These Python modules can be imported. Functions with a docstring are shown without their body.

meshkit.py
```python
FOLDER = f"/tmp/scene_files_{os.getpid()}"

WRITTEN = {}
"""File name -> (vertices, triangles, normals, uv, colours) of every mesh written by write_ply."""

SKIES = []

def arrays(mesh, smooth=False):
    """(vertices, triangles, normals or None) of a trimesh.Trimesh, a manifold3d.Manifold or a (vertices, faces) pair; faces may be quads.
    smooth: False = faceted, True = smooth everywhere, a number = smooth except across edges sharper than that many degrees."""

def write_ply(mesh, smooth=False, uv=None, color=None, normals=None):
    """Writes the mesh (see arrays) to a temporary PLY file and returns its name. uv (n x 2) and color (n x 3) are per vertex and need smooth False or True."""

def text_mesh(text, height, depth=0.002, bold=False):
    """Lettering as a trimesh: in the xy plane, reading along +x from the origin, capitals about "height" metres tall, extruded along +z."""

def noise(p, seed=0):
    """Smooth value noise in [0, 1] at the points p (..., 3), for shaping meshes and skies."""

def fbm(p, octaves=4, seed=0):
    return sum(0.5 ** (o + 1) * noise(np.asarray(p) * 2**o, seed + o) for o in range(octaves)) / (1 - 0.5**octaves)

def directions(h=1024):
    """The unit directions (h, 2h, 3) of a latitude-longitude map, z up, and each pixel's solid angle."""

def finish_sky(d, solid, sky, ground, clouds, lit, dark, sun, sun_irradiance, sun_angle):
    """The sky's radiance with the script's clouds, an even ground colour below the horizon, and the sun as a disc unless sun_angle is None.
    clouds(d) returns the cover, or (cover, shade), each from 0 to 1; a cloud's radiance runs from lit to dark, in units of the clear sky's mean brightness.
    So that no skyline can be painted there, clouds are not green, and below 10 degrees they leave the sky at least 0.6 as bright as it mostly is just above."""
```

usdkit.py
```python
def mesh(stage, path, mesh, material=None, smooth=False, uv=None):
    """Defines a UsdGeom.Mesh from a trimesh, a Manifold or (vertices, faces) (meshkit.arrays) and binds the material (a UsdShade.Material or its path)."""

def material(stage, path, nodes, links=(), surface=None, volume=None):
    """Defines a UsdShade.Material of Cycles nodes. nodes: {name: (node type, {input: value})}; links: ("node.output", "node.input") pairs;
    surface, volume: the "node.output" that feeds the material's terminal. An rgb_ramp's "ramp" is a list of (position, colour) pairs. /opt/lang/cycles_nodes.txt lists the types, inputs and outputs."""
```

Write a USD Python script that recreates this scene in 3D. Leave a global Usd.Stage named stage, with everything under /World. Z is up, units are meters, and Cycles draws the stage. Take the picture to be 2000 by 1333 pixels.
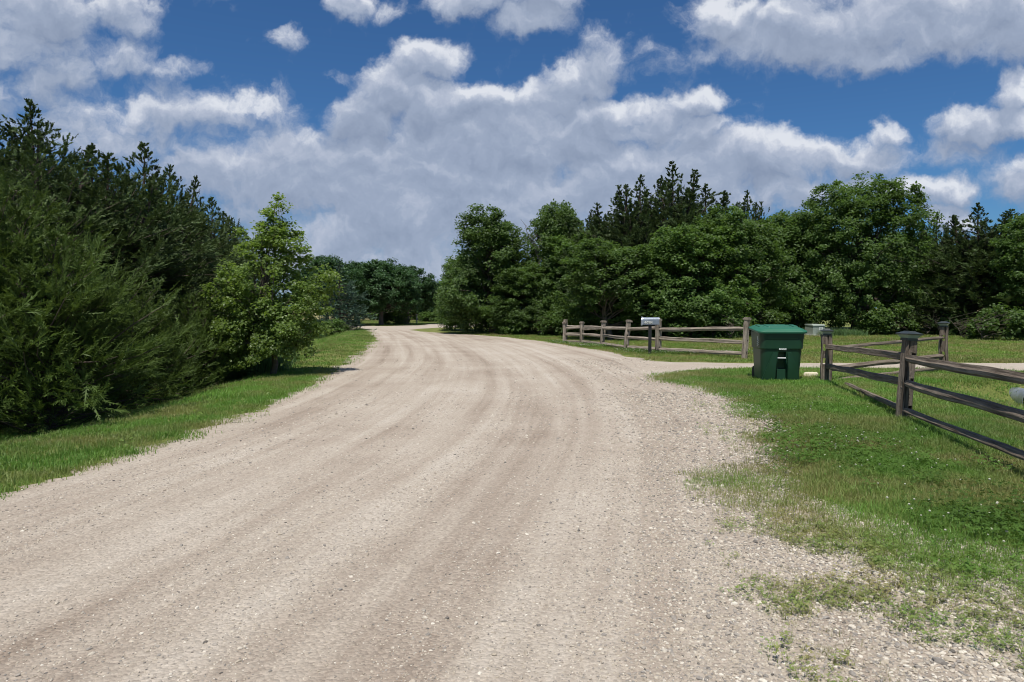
import math
import re
import numpy as np
import trimesh
import shapely
from shapely.geometry import Polygon, LineString
import manifold3d as m3
from pxr import Usd, UsdGeom, UsdLux, UsdShade, Sdf, Gf, Vt
from scipy.interpolate import PchipInterpolator
import usdkit
import meshkit

stage = Usd.Stage.CreateInMemory()
UsdGeom.SetStageUpAxis(stage, "Z")
UsdGeom.SetStageMetersPerUnit(stage, 1.0)
UsdGeom.Xform.Define(stage, "/World")
UsdGeom.Scope.Define(stage, "/World/Looks")

# ------------------------------------------------------------------ camera
CAM_H, FOCAL, PITCH = 1.5, 1333.0, math.atan(64.5 / 1333.0)
cam = UsdGeom.Camera.Define(stage, "/World/camera")
cam.CreateHorizontalApertureAttr(36.0)
cam.CreateVerticalApertureAttr(24.0)
cam.CreateFocalLengthAttr(36.0 * FOCAL / 2000.0)
cam.CreateClippingRangeAttr((0.05, 5000.0))
cam.AddTranslateOp().Set((0, 0, CAM_H))
cam.AddRotateXOp().Set(90.0 - math.degrees(PITCH))
EXPOSURE = 0.12
cam.CreateExposureAttr(EXPOSURE)

# ------------------------------------------------------------------ sun and sky
SUN_EL, SUN_AZ = math.radians(68.0), math.radians(194.0)     # azimuth from +y towards +x
SUN = np.array([math.sin(SUN_AZ) * math.cos(SUN_EL), math.cos(SUN_AZ) * math.cos(SUN_EL), math.sin(SUN_EL)])
SKY_STRENGTH, SUN_INTENSITY = 0.10, 1.25
sun = UsdLux.DistantLight.Define(stage, "/World/sun")
sun.CreateNormalizeAttr(True)
sun.CreateIntensityAttr(SUN_INTENSITY)
sun.CreateAngleAttr(0.53)
sun.CreateColorAttr(Gf.Vec3f(1.0, 0.955, 0.88))
_z = SUN; _x = np.cross([0, 1, 0], _z); _x /= np.linalg.norm(_x); _y = np.cross(_z, _x)
sun.AddTransformOp().Set(Gf.Matrix4d(*_x, 0, *_y, 0, *_z, 0, 0, 0, 0, 1))

# Clouds stand in the sky's own directions: (u, v) = (x / y, z / y) ahead of the camera, each bank an ellipse (u, v, half width, half height, weight)
def _c(px, py, rx, ry, w=1.0):
    return ((px - 1000) / 1333.0, (602 - py) / 1333.0, rx / 1333.0, ry / 1333.0, w)
CLOUDS = [_c(*a) for a in [
    (60, 30, 230, 75, .9), (30, 100, 120, 75, .85), (250, 25, 130, 60, .8), (245, 110, 95, 55, .75), (360, 130, 80, 30, .5), (40, 190, 110, 70, .65),
    (330, 225, 260, 52, .8), (180, 270, 220, 70, .7), (470, 212, 120, 24, .7),
    (840, 120, 85, 48, 1.), (770, 175, 105, 75, 1.), (715, 230, 90, 70, 1.), (890, 205, 120, 70, 1.), (960, 200, 80, 55, 1.), (1065, 200, 95, 60, 1.), (1175, 110, 62, 70, .75), (1130, 160, 85, 60, .85),
    (1000, 270, 300, 100, 1.), (1210, 235, 200, 62, .95), (1340, 215, 110, 34, .8), (1310, 260, 170, 40, .8),
    (700, 345, 420, 120, 1.), (480, 340, 240, 75, .9), (900, 400, 430, 140, 1.), (700, 480, 300, 110, .85), (1290, 340, 280, 95, 1.), (1500, 310, 230, 60, .95), (1720, 262, 62, 34, .85), (1650, 300, 130, 42, .85), (1450, 380, 300, 60, .8),
    (690, 15, 65, 48, .85), (775, 30, 50, 35, .55), (980, 10, 170, 50, .9), (1030, 55, 80, 45, .85),
    (1390, 40, 110, 58, .85), (1560, 80, 240, 72, .95), (1790, 50, 280, 95, 1.), (1950, 90, 120, 70, .8), (1680, 125, 150, 45, .75),
    (1930, 240, 150, 42, .8), (1965, 185, 55, 45, .8),
    (1985, 345, 90, 62, .95), (1800, 370, 150, 42, .85), (1845, 420, 60, 35, .9), (1650, 350, 100, 30, .6),
    (565, 90, 48, 34, .55), (660, 140, 50, 22, .42), (1360, 115, 40, 22, .4), (800, 545, 400, 70, .75), (300, 250, 380, 110, .56), (120, 90, 260, 170, .50), (1250, 130, 120, 60, .3), (1700, 300, 350, 60, .5)]]
_n, _l = {}, []
def _node(name, kind, **kw):
    _n[name] = (kind, kw)
    return name
def _link(a, b):
    _l.append((a, b))
_node("tc", "texture_coordinate")
_node("sep", "separate_xyz"); _link("tc.generated", "sep.vector")
_node("yc", "math", math_type="maximum", value2=0.12); _link("sep.y", "yc.value1")
_node("u", "math", math_type="divide"); _link("sep.x", "u.value1"); _link("yc.value", "u.value2")
_node("v", "math", math_type="divide"); _link("sep.z", "v.value1"); _link("yc.value", "v.value2")
_node("uv", "combine_xyz"); _link("u.value", "uv.x"); _link("v.value", "uv.y")
_node("warpn", "noise_texture", scale=9.0, detail=5.0, roughness=0.6); _link("uv.vector", "warpn.vector")
_node("warpc", "vector_math", math_type="subtract", vector2=(.5, .5, .5)); _link("warpn.color", "warpc.vector1")
_node("warps", "vector_math", math_type="scale", scale=0.10); _link("warpc.vector", "warps.vector1")
_node("uvw", "vector_math", math_type="add"); _link("uv.vector", "uvw.vector1"); _link("warps.vector", "uvw.vector2")
def _field(tag, shift):
    _node(f"sh{tag}", "vector_math", math_type="add", vector2=shift); _link("uvw.vector", f"sh{tag}.vector1")
    last = None
    for i, (cu, cv, ru, rv, w) in enumerate(CLOUDS):
        _node(f"m{tag}{i}", "mapping", mapping_type="point", scale=(1 / ru, 1 / rv, 0.0), location=(-cu / ru, -cv / rv, 0.0)); _link(f"sh{tag}.vector", f"m{tag}{i}.vector")
        _node(f"d{tag}{i}", "vector_math", math_type="length"); _link(f"m{tag}{i}.vector", f"d{tag}{i}.vector1")
        _node(f"r{tag}{i}", "map_range", range_type="smoothstep", from_min=1.35, from_max=0.25, to_min=0.0, to_max=w, clamp=True); _link(f"d{tag}{i}.value", f"r{tag}{i}.value")
        if last is None:
            last = f"r{tag}{i}.result"
        else:
            _node(f"x{tag}{i}", "math", math_type="smoothmax", value3=0.15); _link(last, f"x{tag}{i}.value1"); _link(f"r{tag}{i}.result", f"x{tag}{i}.value2")
            last = f"x{tag}{i}.value"
    return last
F0 = _field("a", (0.0, 0.0, 0.0))
F1 = _field("b", (0.004, 0.022, 0.0))          # the same banks a little nearer the sun: what lies towards the sun shades what lies below
# scattered clouds all round, outside the banks ahead: noise on the cloud layer's plane
_node("zc", "math", math_type="maximum", value2=0.10); _link("sep.z", "zc.value1")
_node("px", "math", math_type="divide"); _link("sep.x", "px.value1"); _link("zc.value", "px.value2")
_node("py", "math", math_type="divide"); _link("sep.y", "py.value1"); _link("zc.value", "py.value2")
_node("pl", "combine_xyz"); _link("px.value", "pl.x"); _link("py.value", "pl.y")
_node("gen", "noise_texture", scale=0.9, detail=6.0, roughness=0.58); _link("pl.vector", "gen.vector")
_node("gens", "map_range", range_type="linear", from_min=0.42, from_max=0.62, to_min=0.0, to_max=0.85, clamp=True); _link("gen.fac", "gens.value")
_node("front", "map_range", range_type="smoothstep", from_min=0.45, from_max=0.62, to_min=0.0, to_max=1.0, clamp=True); _link("sep.y", "front.value")
_node("lay0", "mix_float"); _link("front.result", "lay0.fac"); _link("gens.result", "lay0.a"); _link(F0, "lay0.b")
_node("lay1", "mix_float"); _link("front.result", "lay1.fac"); _link("gens.result", "lay1.a"); _link(F1, "lay1.b")
_node("n1", "noise_texture", scale=13.0, detail=10.0, roughness=0.60); _link("uvw.vector", "n1.vector")
_node("nsh", "vector_math", math_type="add", vector2=(0.003, 0.016, 0.0)); _link("uvw.vector", "nsh.vector1")
_node("n2", "noise_texture", scale=13.0, detail=5.0, roughness=0.55); _link("nsh.vector", "n2.vector")
_node("nn", "math", math_type="multiply_add", value2=1.5, value3=-0.75); _link("n1.fac", "nn.value1")
_node("f", "math", math_type="add"); _link("lay0.result", "f.value1"); _link("nn.value", "f.value2")
_node("cover", "map_range", range_type="smoothstep", from_min=0.20, from_max=0.78, to_min=0.0, to_max=0.97, clamp=True); _link("f.value", "cover.value")
_node("nn2", "math", math_type="multiply_add", value2=1.5, value3=-0.75); _link("n2.fac", "nn2.value1")
_node("f2", "math", math_type="add"); _link("lay1.result", "f2.value1"); _link("nn2.value", "f2.value2")
_node("diff", "math", math_type="subtract"); _link("f.value", "diff.value1"); _link("f2.value", "diff.value2")
_node("lit0", "math", math_type="multiply_add", value2=1.05, value3=0.40); _link("diff.value", "lit0.value1")
_node("thick", "math", math_type="multiply_add", value2=-0.22, value3=0.18); _link("f.value", "thick.value1")
_node("n3", "noise_texture", scale=5.5, detail=4.0, roughness=0.55); _link("uvw.vector", "n3.vector")
_node("n3m", "math", math_type="multiply_add", value2=0.6, value3=-0.30); _link("n3.fac", "n3m.value1")
_node("lit00", "math", math_type="add"); _link("lit0.value", "lit00.value1"); _link("n3m.value", "lit00.value2")
_node("lit", "math", math_type="add", use_clamp=True); _link("lit00.value", "lit.value1"); _link("thick.value", "lit.value2")
_node("ccol", "rgb_ramp", ramp=[(0.0, (2.3, 2.85, 4.0)), (0.42, (3.15, 3.75, 4.95)), (0.70, (4.4, 4.9, 6.0)), (1.0, (6.9, 7.2, 7.8))]); _link("lit.value", "ccol.fac")
_node("sky", "sky_texture", sky_type="single_scattering", sun_disc=False, sun_elevation=SUN_EL, sun_rotation=math.atan2(SUN[0], SUN[1]), altitude=300.0, air_density=1.0, aerosol_density=0.6, ozone_density=2.2)
_node("skymix", "mix_color", use_clamp=False); _link("cover.result", "skymix.fac"); _node("deep", "mix_color", blend_type="multiply", fac=1.0, b=(0.30, 0.54, 0.78), use_clamp=False); _link("sky.color", "deep.a"); _link("deep.result", "skymix.a"); _link("ccol.color", "skymix.b")
_node("bg", "background_shader", strength=SKY_STRENGTH); _link("skymix.result", "bg.color")
sky_mat = usdkit.material(stage, "/World/Looks/sky", _n, _l, surface="bg.background")
dome = UsdLux.DomeLight.Define(stage, "/World/sky")
UsdShade.MaterialBindingAPI.Apply(dome.GetPrim()).Bind(sky_mat)
dome.GetPrim().SetCustomDataByKey("kind", "structure")

# ------------------------------------------------------------------ helpers
USED = {}
def numbered(parent, name):
    name = re.sub(r"(_[0-9]{3})+$", "", name)
    k = USED.get((parent, name), 0)
    USED[(parent, name)] = k + 1
    return f"{parent}/{name}" + (f"_{k:03d}" if k else "")
def props(prim, label=None, cat=None, group=None, kind=None):
    for key, val in (("label", label), ("category", cat), ("group", group), ("kind", kind)):
        if val:
            prim.SetCustomDataByKey(key, val)
    return prim
def matrix(loc=(0, 0, 0), rotz=0.0, scale=(1, 1, 1)):
    c, s = math.cos(rotz), math.sin(rotz)
    sx, sy, sz = scale
    return Gf.Matrix4d(c * sx, s * sx, 0, 0, -s * sy, c * sy, 0, 0, 0, 0, sz, 0, *[float(v) for v in loc], 1)
def thing(name, label, cat, loc=(0, 0, 0), rotz=0.0, scale=(1, 1, 1), group=None, kind=None):
    x = UsdGeom.Xform.Define(stage, numbered("/World", name))
    x.AddTransformOp().Set(matrix(loc, rotz, scale))
    return props(x.GetPrim(), label, cat, group, kind)
def part(parent, name, mesh, mat, smooth=False, label=None, xf=None, kind=None):
    p = str(parent.GetPath()) if parent is not None else "/World"
    g = usdkit.mesh(stage, numbered(p, name), mesh, mat, smooth=smooth)
    if xf is not None:
        g.AddTransformOp().Set(xf)
    return props(g.GetPrim(), label, None, None, kind)
def copy_of(src, label, loc, rotz=0.0, scale=(1, 1, 1), group=None, name=None):
    x = UsdGeom.Xform.Define(stage, numbered("/World", name or src.GetName()))
    x.GetPrim().GetReferences().AddInternalReference(src.GetPath())
    op = UsdGeom.Xformable(x).GetOrderedXformOps()
    (op[0] if op else x.AddTransformOp()).Set(matrix(loc, rotz, scale))
    x.GetPrim().SetInstanceable(True)
    return props(x.GetPrim(), label, src.GetCustomDataByKey("category"), group or src.GetCustomDataByKey("group"))
def cat(*ms):
    vs, fs, n = [], [], 0
    for v, f in ms:
        vs.append(v); fs.append(np.asarray(f) + n); n += len(v)
    return np.vstack(vs), np.vstack(fs)
def tri(m):
    v, f, _ = meshkit.arrays(m)
    return v, f
def box(cx, cy, cz, sx, sy, sz):
    m = trimesh.creation.box((sx, sy, sz)); m.apply_translation((cx, cy, cz)); return np.array(m.vertices), np.array(m.faces)
def tube(pts, rad, k=6, cap=True):
    pts = np.asarray(pts, float); n = len(pts); rad = np.broadcast_to(rad, n)
    d = np.gradient(pts, axis=0); d /= np.linalg.norm(d, axis=1, keepdims=True) + 1e-12
    a = np.where(np.abs(d[:, 2:3]) < 0.9, [[0, 0, 1.0]], [[1.0, 0, 0]])
    s = np.cross(d, a); s /= np.linalg.norm(s, axis=1, keepdims=True); t = np.cross(d, s)
    th = np.arange(k) / k * 2 * np.pi
    v = (pts[:, None] + rad[:, None, None] * (np.cos(th)[None, :, None] * s[:, None] + np.sin(th)[None, :, None] * t[:, None])).reshape(-1, 3)
    i = np.arange(n - 1)[:, None] * k; j = np.arange(k)[None]
    a0, a1, b0, b1 = i + j, i + (j + 1) % k, i + k + j, i + k + (j + 1) % k
    f = np.concatenate([np.stack([a0, a1, b1], -1).reshape(-1, 3), np.stack([a0, b1, b0], -1).reshape(-1, 3)])
    if cap:
        v = np.vstack([v, pts[-1:]]); m = len(v) - 1; o = (n - 1) * k
        f = np.vstack([f, [[o + q, o + (q + 1) % k, m] for q in range(k)]])
    return v, f
def unit(a):
    return a / (np.linalg.norm(a, axis=-1, keepdims=True) + 1e-12)
def smoothstep(x, a, b):
    t = np.clip((np.asarray(x, float) - a) / (b - a), 0, 1); return t * t * (3 - 2 * t)
def n2(x, y, s, seed=0, oct=3):
    return meshkit.fbm(np.stack([np.asarray(x, float) * s, np.asarray(y, float) * s, np.full(np.shape(x), 3.7)], -1), oct, seed)

# ------------------------------------------------------------------ lie of the land
LEFT = np.array([(-4.5, -8), (-4.3, 0), (-4.0, 5.3), (-3.85, 6.7), (-3.7, 8.1), (-3.8, 11.6), (-3.95, 14), (-4.5, 18), (-5.1, 23), (-5.8, 28), (-7.1, 35), (-9.0, 43), (-11.3, 50.5), (-13.2, 55)])
def left_edge(y):
    return np.interp(y, LEFT[:, 1], LEFT[:, 0])
TRACK = np.array([(-3.2, -8), (-1.75, 0), (-.95, 2.7), (-.5, 4.6), (.22, 8.8), (.4, 12), (.22, 17), (-.5, 23), (-1.4, 28), (-2.9, 35), (-4.9, 43), (-7.2, 50.5), (-9, 55)])
_track = PchipInterpolator(TRACK[:, 1], TRACK[:, 0])
def across(x, y):
    """Metres right of the middle of the wheel tracks, plus 4.2 so that it grows from the road's left edge."""
    return np.asarray(x, float) - _track(np.clip(y, -8, 55)) + 4.2
def height(x, y):
    x, y = np.asarray(x, float), np.asarray(y, float)
    h = 0.05 * (n2(x, y, 0.12, 5) - 0.5) * smoothstep(np.hypot(x, y), 3, 20)
    s = left_edge(np.clip(y, -8, 55)) - x                      # metres left of the road
    h = h - 0.34 * np.exp(-((s - 3.0) / 1.15) ** 2) * smoothstep(y, 4, 11) * (1 - smoothstep(y, 44, 54))
    h = h + 0.10 * np.exp(-((s - 1.2) / 0.7) ** 2) * smoothstep(y, 14, 24) * (1 - smoothstep(y, 38, 48))
    dx = x - (10.0 + 0.12 * (y - 12))                          # ditch inside the near fence, to the culvert under the drive
    h = h - 0.5 * np.exp(-(dx / 1.5) ** 2) * (1 - smoothstep(y, 13.8, 14.2)) * smoothstep(y, 3, 9)
    h = h + 0.16 * smoothstep(y, 19.5, 30) * smoothstep(x, 4, 10)
    h = h + 0.5 * smoothstep(np.hypot(x, y), 90, 320)
    return h
def ground(px, py):
    """The point of the ground that the photograph shows at this pixel (2000 wide)."""
    d = np.array([(px - 1000) / FOCAL, 1.0, -(py - 666.5) / FOCAL])
    c, s = math.cos(PITCH), math.sin(PITCH)
    d = np.array([d[0], c * d[1] + s * d[2], c * d[2] - s * d[1]])
    t = CAM_H / max(-d[2], 1e-4)
    for _ in range(12):
        t = (CAM_H - float(height(d[0] * t, d[1] * t))) / max(-d[2], 1e-4)
    return d[0] * t, d[1] * t, float(height(d[0] * t, d[1] * t))
def on(x, y, dz=0.0):
    return (x, y, float(height(x, y)) + dz)

# outline of the gravel right of the camera, and of the grass that has grown over it
GRAVEL_R = np.array([(5.2, -8), (4.6, 0), (4.0, 2.5), (3.4, 3.6), (2.75, 4.4), (2.3, 5.2), (2.6, 6.4), (3.2, 7.6), (3.6, 9.6), (3.9, 12.0), (4.1, 15.0), (3.9, 20.0), (3.45, 22.7), (2.85, 25), (2.15, 27.8), (1.4, 30.3), (0.1, 33.9), (-1.7, 37.4), (-4.1, 40.6), (-5.9, 43.5), (-6.9, 46.5)])
ISLAND = [(-6.9, 46.5), (-6.5, 49), (-5.6, 51.5), (-4.3, 53), (0, 56.5), (12, 62)]
FAR_BANK = [(12, 74), (0, 71), (-6.0, 69.5), (-7.6, 63), (-8.0, 58.5), (-10.0, 56.6), (-13.2, 56)]
road_poly = Polygon([tuple(p) for p in GRAVEL_R] + ISLAND + FAR_BANK + [tuple(p) for p in LEFT[::-1]])
drive_poly = Polygon([(2.6, 20.2), (4.4, 18.9), (6.3, 18.5), (9.8, 18.6), (14, 18.5), (30, 18.2), (30, 15.6), (12, 16.0), (11.3, 16.6), (8.5, 17.1), (5.9, 17.0), (4.3, 16.4), (3.0, 14.4)])
grass_r_poly = Polygon([(30, -8), (6.5, 0.0), (4.0, 2.5), (2.9, 3.2), (2.25, 3.65), (1.7, 4.15), (1.6, 4.9), (1.55, 5.8), (2.25, 6.5), (2.75, 7.4), (3.0, 8.6), (3.3, 9.8), (3.6, 11.5), (3.45, 12.6), (2.9, 14.6), (3.6, 15.6), (4.6, 16.4), (5.9, 16.85), (8.5, 16.95), (11.3, 16.45), (12, 15.85), (30, 15.4)])
lawn_poly = Polygon([(30, 18.3), (14, 18.65), (9.8, 18.75), (6.3, 18.65), (4.3, 19.1), (3.9, 20.1), (3.45, 22.8), (2.85, 25.1), (2.15, 27.9), (1.4, 30.4), (0.1, 34), (-1.7, 37.5), (-4.1, 40.7), (-5.9, 43.6), (-6.9, 46.5), (-6.5, 49), (-5.6, 51.5), (-4.3, 53), (0, 56), (0, 42), (4, 39), (30, 39)])
left_poly = Polygon([tuple(p) for p in LEFT] + [(-20, 55), (-20, -8)])
far_poly = Polygon([(-30, 57), (-10, 57.2), (-8.3, 59), (-7.9, 63), (-6.4, 69.9), (0, 71.5), (14, 75), (14, 100), (-40, 100)])
def signed(poly, x, y):
    p = shapely.points(np.ravel(x), np.ravel(y))
    d = shapely.distance(p, poly.exterior)
    return np.where(shapely.contains(poly, p), d, -d).reshape(np.shape(x))
for g in (road_poly, drive_poly, grass_r_poly, lawn_poly, left_poly, far_poly):
    shapely.prepare(g)

# ------------------------------------------------------------------ materials
MATS = {}
def mat(name, nodes, links, surface):
    MATS[name] = usdkit.material(stage, f"/World/Looks/{name}", nodes, links, surface=surface)
    return MATS[name]
def plain(name, col, rough=0.6, metal=0.0, var=0.12, scale=6.0, bump=0.0, bscale=40.0, spec=0.5):
    lo, hi = [c * (1 - var) for c in col], [min(1, c * (1 + var)) for c in col]
    nd = {"tc": ("texture_coordinate", {}), "n": ("noise_texture", {"scale": scale, "detail": 5.0, "roughness": 0.6}), "r": ("rgb_ramp", {"ramp": [(0.3, lo), (0.7, hi)]}),
          "p": ("principled_bsdf", {"roughness": rough, "metallic": metal, "specular_ior_level": spec})}
    lk = [("tc.object", "n.vector"), ("n.fac", "r.fac"), ("r.color", "p.base_color")]
    if bump:
        nd["bn"] = ("noise_texture", {"scale": bscale, "detail": 4.0}); nd["b"] = ("bump", {"strength": bump, "distance": 0.01})
        lk += [("tc.object", "bn.vector"), ("bn.fac", "b.height"), ("b.normal", "p.normal")]
    return mat(name, nd, lk, "p.BSDF")
def foliage(name, stops, trans, tw=0.35, rough=0.5, patch=0.7, spec=0.35, straw=0.0):
    """Leaves: each leaf its own tone, each branch mass drifting in hue; light passes through."""
    nd = {"g": ("geometry", {}), "r": ("rgb_ramp", {"ramp": stops}),
          "tc": ("texture_coordinate", {}), "n": ("noise_texture", {"scale": patch, "detail": 3.0}), "nm": ("map_range", {"range_type": "linear", "from_min": 0.3, "from_max": 0.7, "to_min": 0.72, "to_max": 1.28}),
          "oi": ("object_info", {}), "om": ("map_range", {"range_type": "linear", "from_min": 0.0, "from_max": 1.0, "to_min": 0.85, "to_max": 1.15}),
          "mu": ("math", {"math_type": "multiply"}), "h": ("hsv", {"hue": 0.5, "saturation": 1.0, "fac": 1.0}),
          "p": ("principled_bsdf", {"roughness": rough, "specular_ior_level": spec}), "t": ("translucent_bsdf", {}), "tm": ("mix_color", {"blend_type": "multiply", "fac": 1.0, "b": trans, "use_clamp": False}), "mx": ("mix_closure", {"fac": tw}), "sn": ("noise_texture", {"scale": 0.85, "detail": 5.0, "roughness": 0.62}), "sm": ("map_range", {"range_type": "smoothstep", "from_min": 0.40, "from_max": 0.64, "to_min": 0.0, "to_max": straw, "clamp": True}), "sx": ("mix_color", {"b": (.30, .255, .12)})}
    lk = [("g.random_per_island", "r.fac"), ("g.position", "n.vector"), ("g.position", "sn.vector"), ("sn.fac", "sm.value"), ("sm.result", "sx.fac"), ("h.color", "sx.a"), ("n.fac", "nm.value"), ("oi.random", "om.value"), ("nm.result", "mu.value1"), ("om.result", "mu.value2"), ("mu.value", "h.value"), ("r.color", "h.color"),
          ("sx.result", "p.base_color"), ("sx.result", "tm.a"), ("tm.result", "t.color"), ("p.BSDF", "mx.closure1"), ("t.BSDF", "mx.closure2")]
    return mat(name, nd, lk, "mx.closure")
foliage("maple_leaf", [(0.0, (0.076, 0.132, 0.032)), (0.5, (0.114, 0.195, 0.043)), (0.85, (0.166, 0.251, 0.052)), (1.0, (0.242, 0.298, 0.070))], (1.7, 1.7, 1.0), tw=0.42)
foliage("elm_leaf", [(0.0, (0.040, 0.088, 0.029)), (0.6, (0.061, 0.122, 0.037)), (1.0, (0.101, 0.161, 0.050))], (1.6, 1.6, 1.0), tw=0.3)
foliage("poplar_leaf", [(0.0, (0.128, 0.192, 0.048)), (0.55, (0.188, 0.262, 0.067)), (0.92, (0.255, 0.320, 0.092)), (1.0, (0.360, 0.384, 0.149))], (1.7, 1.7, 0.9), tw=0.48, rough=0.42, spec=0.4)
foliage("cedar_dark", [(0.0, (0.062, 0.094, 0.032)), (0.6, (0.102, 0.145, 0.041)), (0.9, (0.158, 0.178, 0.050)), (1.0, (0.223, 0.173, 0.059))], (1.3, 1.3, 1.0), tw=0.18, patch=1.2, spec=.14)
foliage("cedar_light", [(0.0, (0.068, 0.106, 0.026)), (0.5, (0.116, 0.166, 0.034)), (0.88, (0.180, 0.218, 0.041)), (1.0, (0.260, 0.227, 0.074))], (1.5, 1.5, 1.0), tw=0.25, patch=1.6, spec=.14)
foliage("spruce_blue", [(0.0, (0.062, 0.106, 0.073)), (0.6, (0.102, 0.155, 0.105)), (1.0, (0.156, 0.212, 0.146))], (1.2, 1.2, 1.0), tw=0.15, spec=.14)
foliage("lawn_grass", [(0.0, (0.166, 0.261, 0.055)), (0.45, (0.261, 0.374, 0.077)), (0.75, (0.374, 0.442, 0.116)), (0.9, (0.553, 0.498, 0.207)), (1.0, (0.600, 0.600, 0.360))], (1.4, 1.4, 0.9), tw=0.42, patch=0.2, straw=0.85)
foliage("verge_grass", [(0.0, (0.141, 0.267, 0.050)), (0.55, (0.235, 0.408, 0.072)), (0.88, (0.345, 0.517, 0.103)), (1.0, (0.600, 0.600, 0.267))], (1.4, 1.4, 0.9), tw=0.42, patch=0.2, straw=0.6)
foliage("dry_grass", [(0.0, (0.195, 0.195, 0.075)), (0.5, (0.315, 0.285, 0.135)), (1.0, (0.495, 0.420, 0.240))], (1.2, 1.2, 0.9), tw=0.25, patch=0.2)
foliage("clover_leaf", [(0.0, (0.067, 0.129, 0.023)), (0.6, (0.106, 0.187, 0.032)), (1.0, (0.167, 0.249, 0.051))], (1.4, 1.5, 0.9), tw=0.25, rough=.7, spec=.12)
foliage("tall_grass", [(0.0, (0.099, 0.177, 0.066)), (0.6, (0.155, 0.265, 0.092)), (1.0, (0.287, 0.376, 0.133))], (1.4, 1.4, 0.9), tw=0.3)
plain("clover_flower", (.44, .43, .34), 0.8, var=.2)
plain("bark_grey", (.105, .085, .066), 0.9, var=.35, scale=9.0, bump=.6)
plain("bark_cedar", (.060, .044, .033), 0.9, var=.35, scale=12.0, bump=.6)
plain("bark_dead", (.20, .175, .15), 0.9, var=.3, scale=9.0)
def wood(name, dark, light, mid):
    nd = {"tc": ("texture_coordinate", {}), "mp": ("mapping", {"scale": (0.9, 22.0, 22.0)}), "n": ("noise_texture", {"scale": 2.2, "detail": 7.0, "roughness": 0.65, "distortion": 0.5}),
          "mp2": ("mapping", {"scale": (0.35, 9.0, 9.0)}), "n2": ("noise_texture", {"scale": 1.6, "detail": 4.0, "roughness": 0.6, "distortion": 0.8}),
          "n3": ("noise_texture", {"scale": 2.3, "detail": 5.0, "roughness": .6}),
          "r": ("rgb_ramp", {"ramp": [(0.30, dark), (0.46, mid), (0.70, light)]}), "crk": ("rgb_ramp", {"ramp": [(0.34, (.22, .19, .17)), (0.44, (1, 1, 1))]}),
          "st": ("rgb_ramp", {"ramp": [(0.35, (.70, .66, .62)), (0.65, (1.12, 1.1, 1.08))]}),
          "m1": ("mix_color", {"blend_type": "multiply", "fac": 1.0}), "m2": ("mix_color", {"blend_type": "multiply", "fac": 0.9, "use_clamp": False}),
          "add": ("math", {"math_type": "add"}), "b": ("bump", {"strength": 1.0, "distance": 0.02}), "p": ("principled_bsdf", {"roughness": 0.85, "specular_ior_level": 0.25})}
    lk = [("tc.object", "mp.vector"), ("mp.vector", "n.vector"), ("tc.object", "mp2.vector"), ("mp2.vector", "n2.vector"), ("tc.object", "n3.vector"), ("n.fac", "r.fac"), ("n2.fac", "crk.fac"), ("n3.fac", "st.fac"),
          ("r.color", "m1.a"), ("crk.color", "m1.b"), ("m1.result", "m2.a"), ("st.color", "m2.b"), ("m2.result", "p.base_color"), ("n.fac", "add.value1"), ("n2.fac", "add.value2"), ("add.value", "b.height"), ("b.normal", "p.normal")]
    return mat(name, nd, lk, "p.BSDF")
wood("weathered_rail", (.060, .046, .036), (.29, .25, .205), (.165, .135, .108))
wood("weathered_rail_pale", (.11, .092, .074), (.42, .37, .31), (.27, .235, .195))
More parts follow.
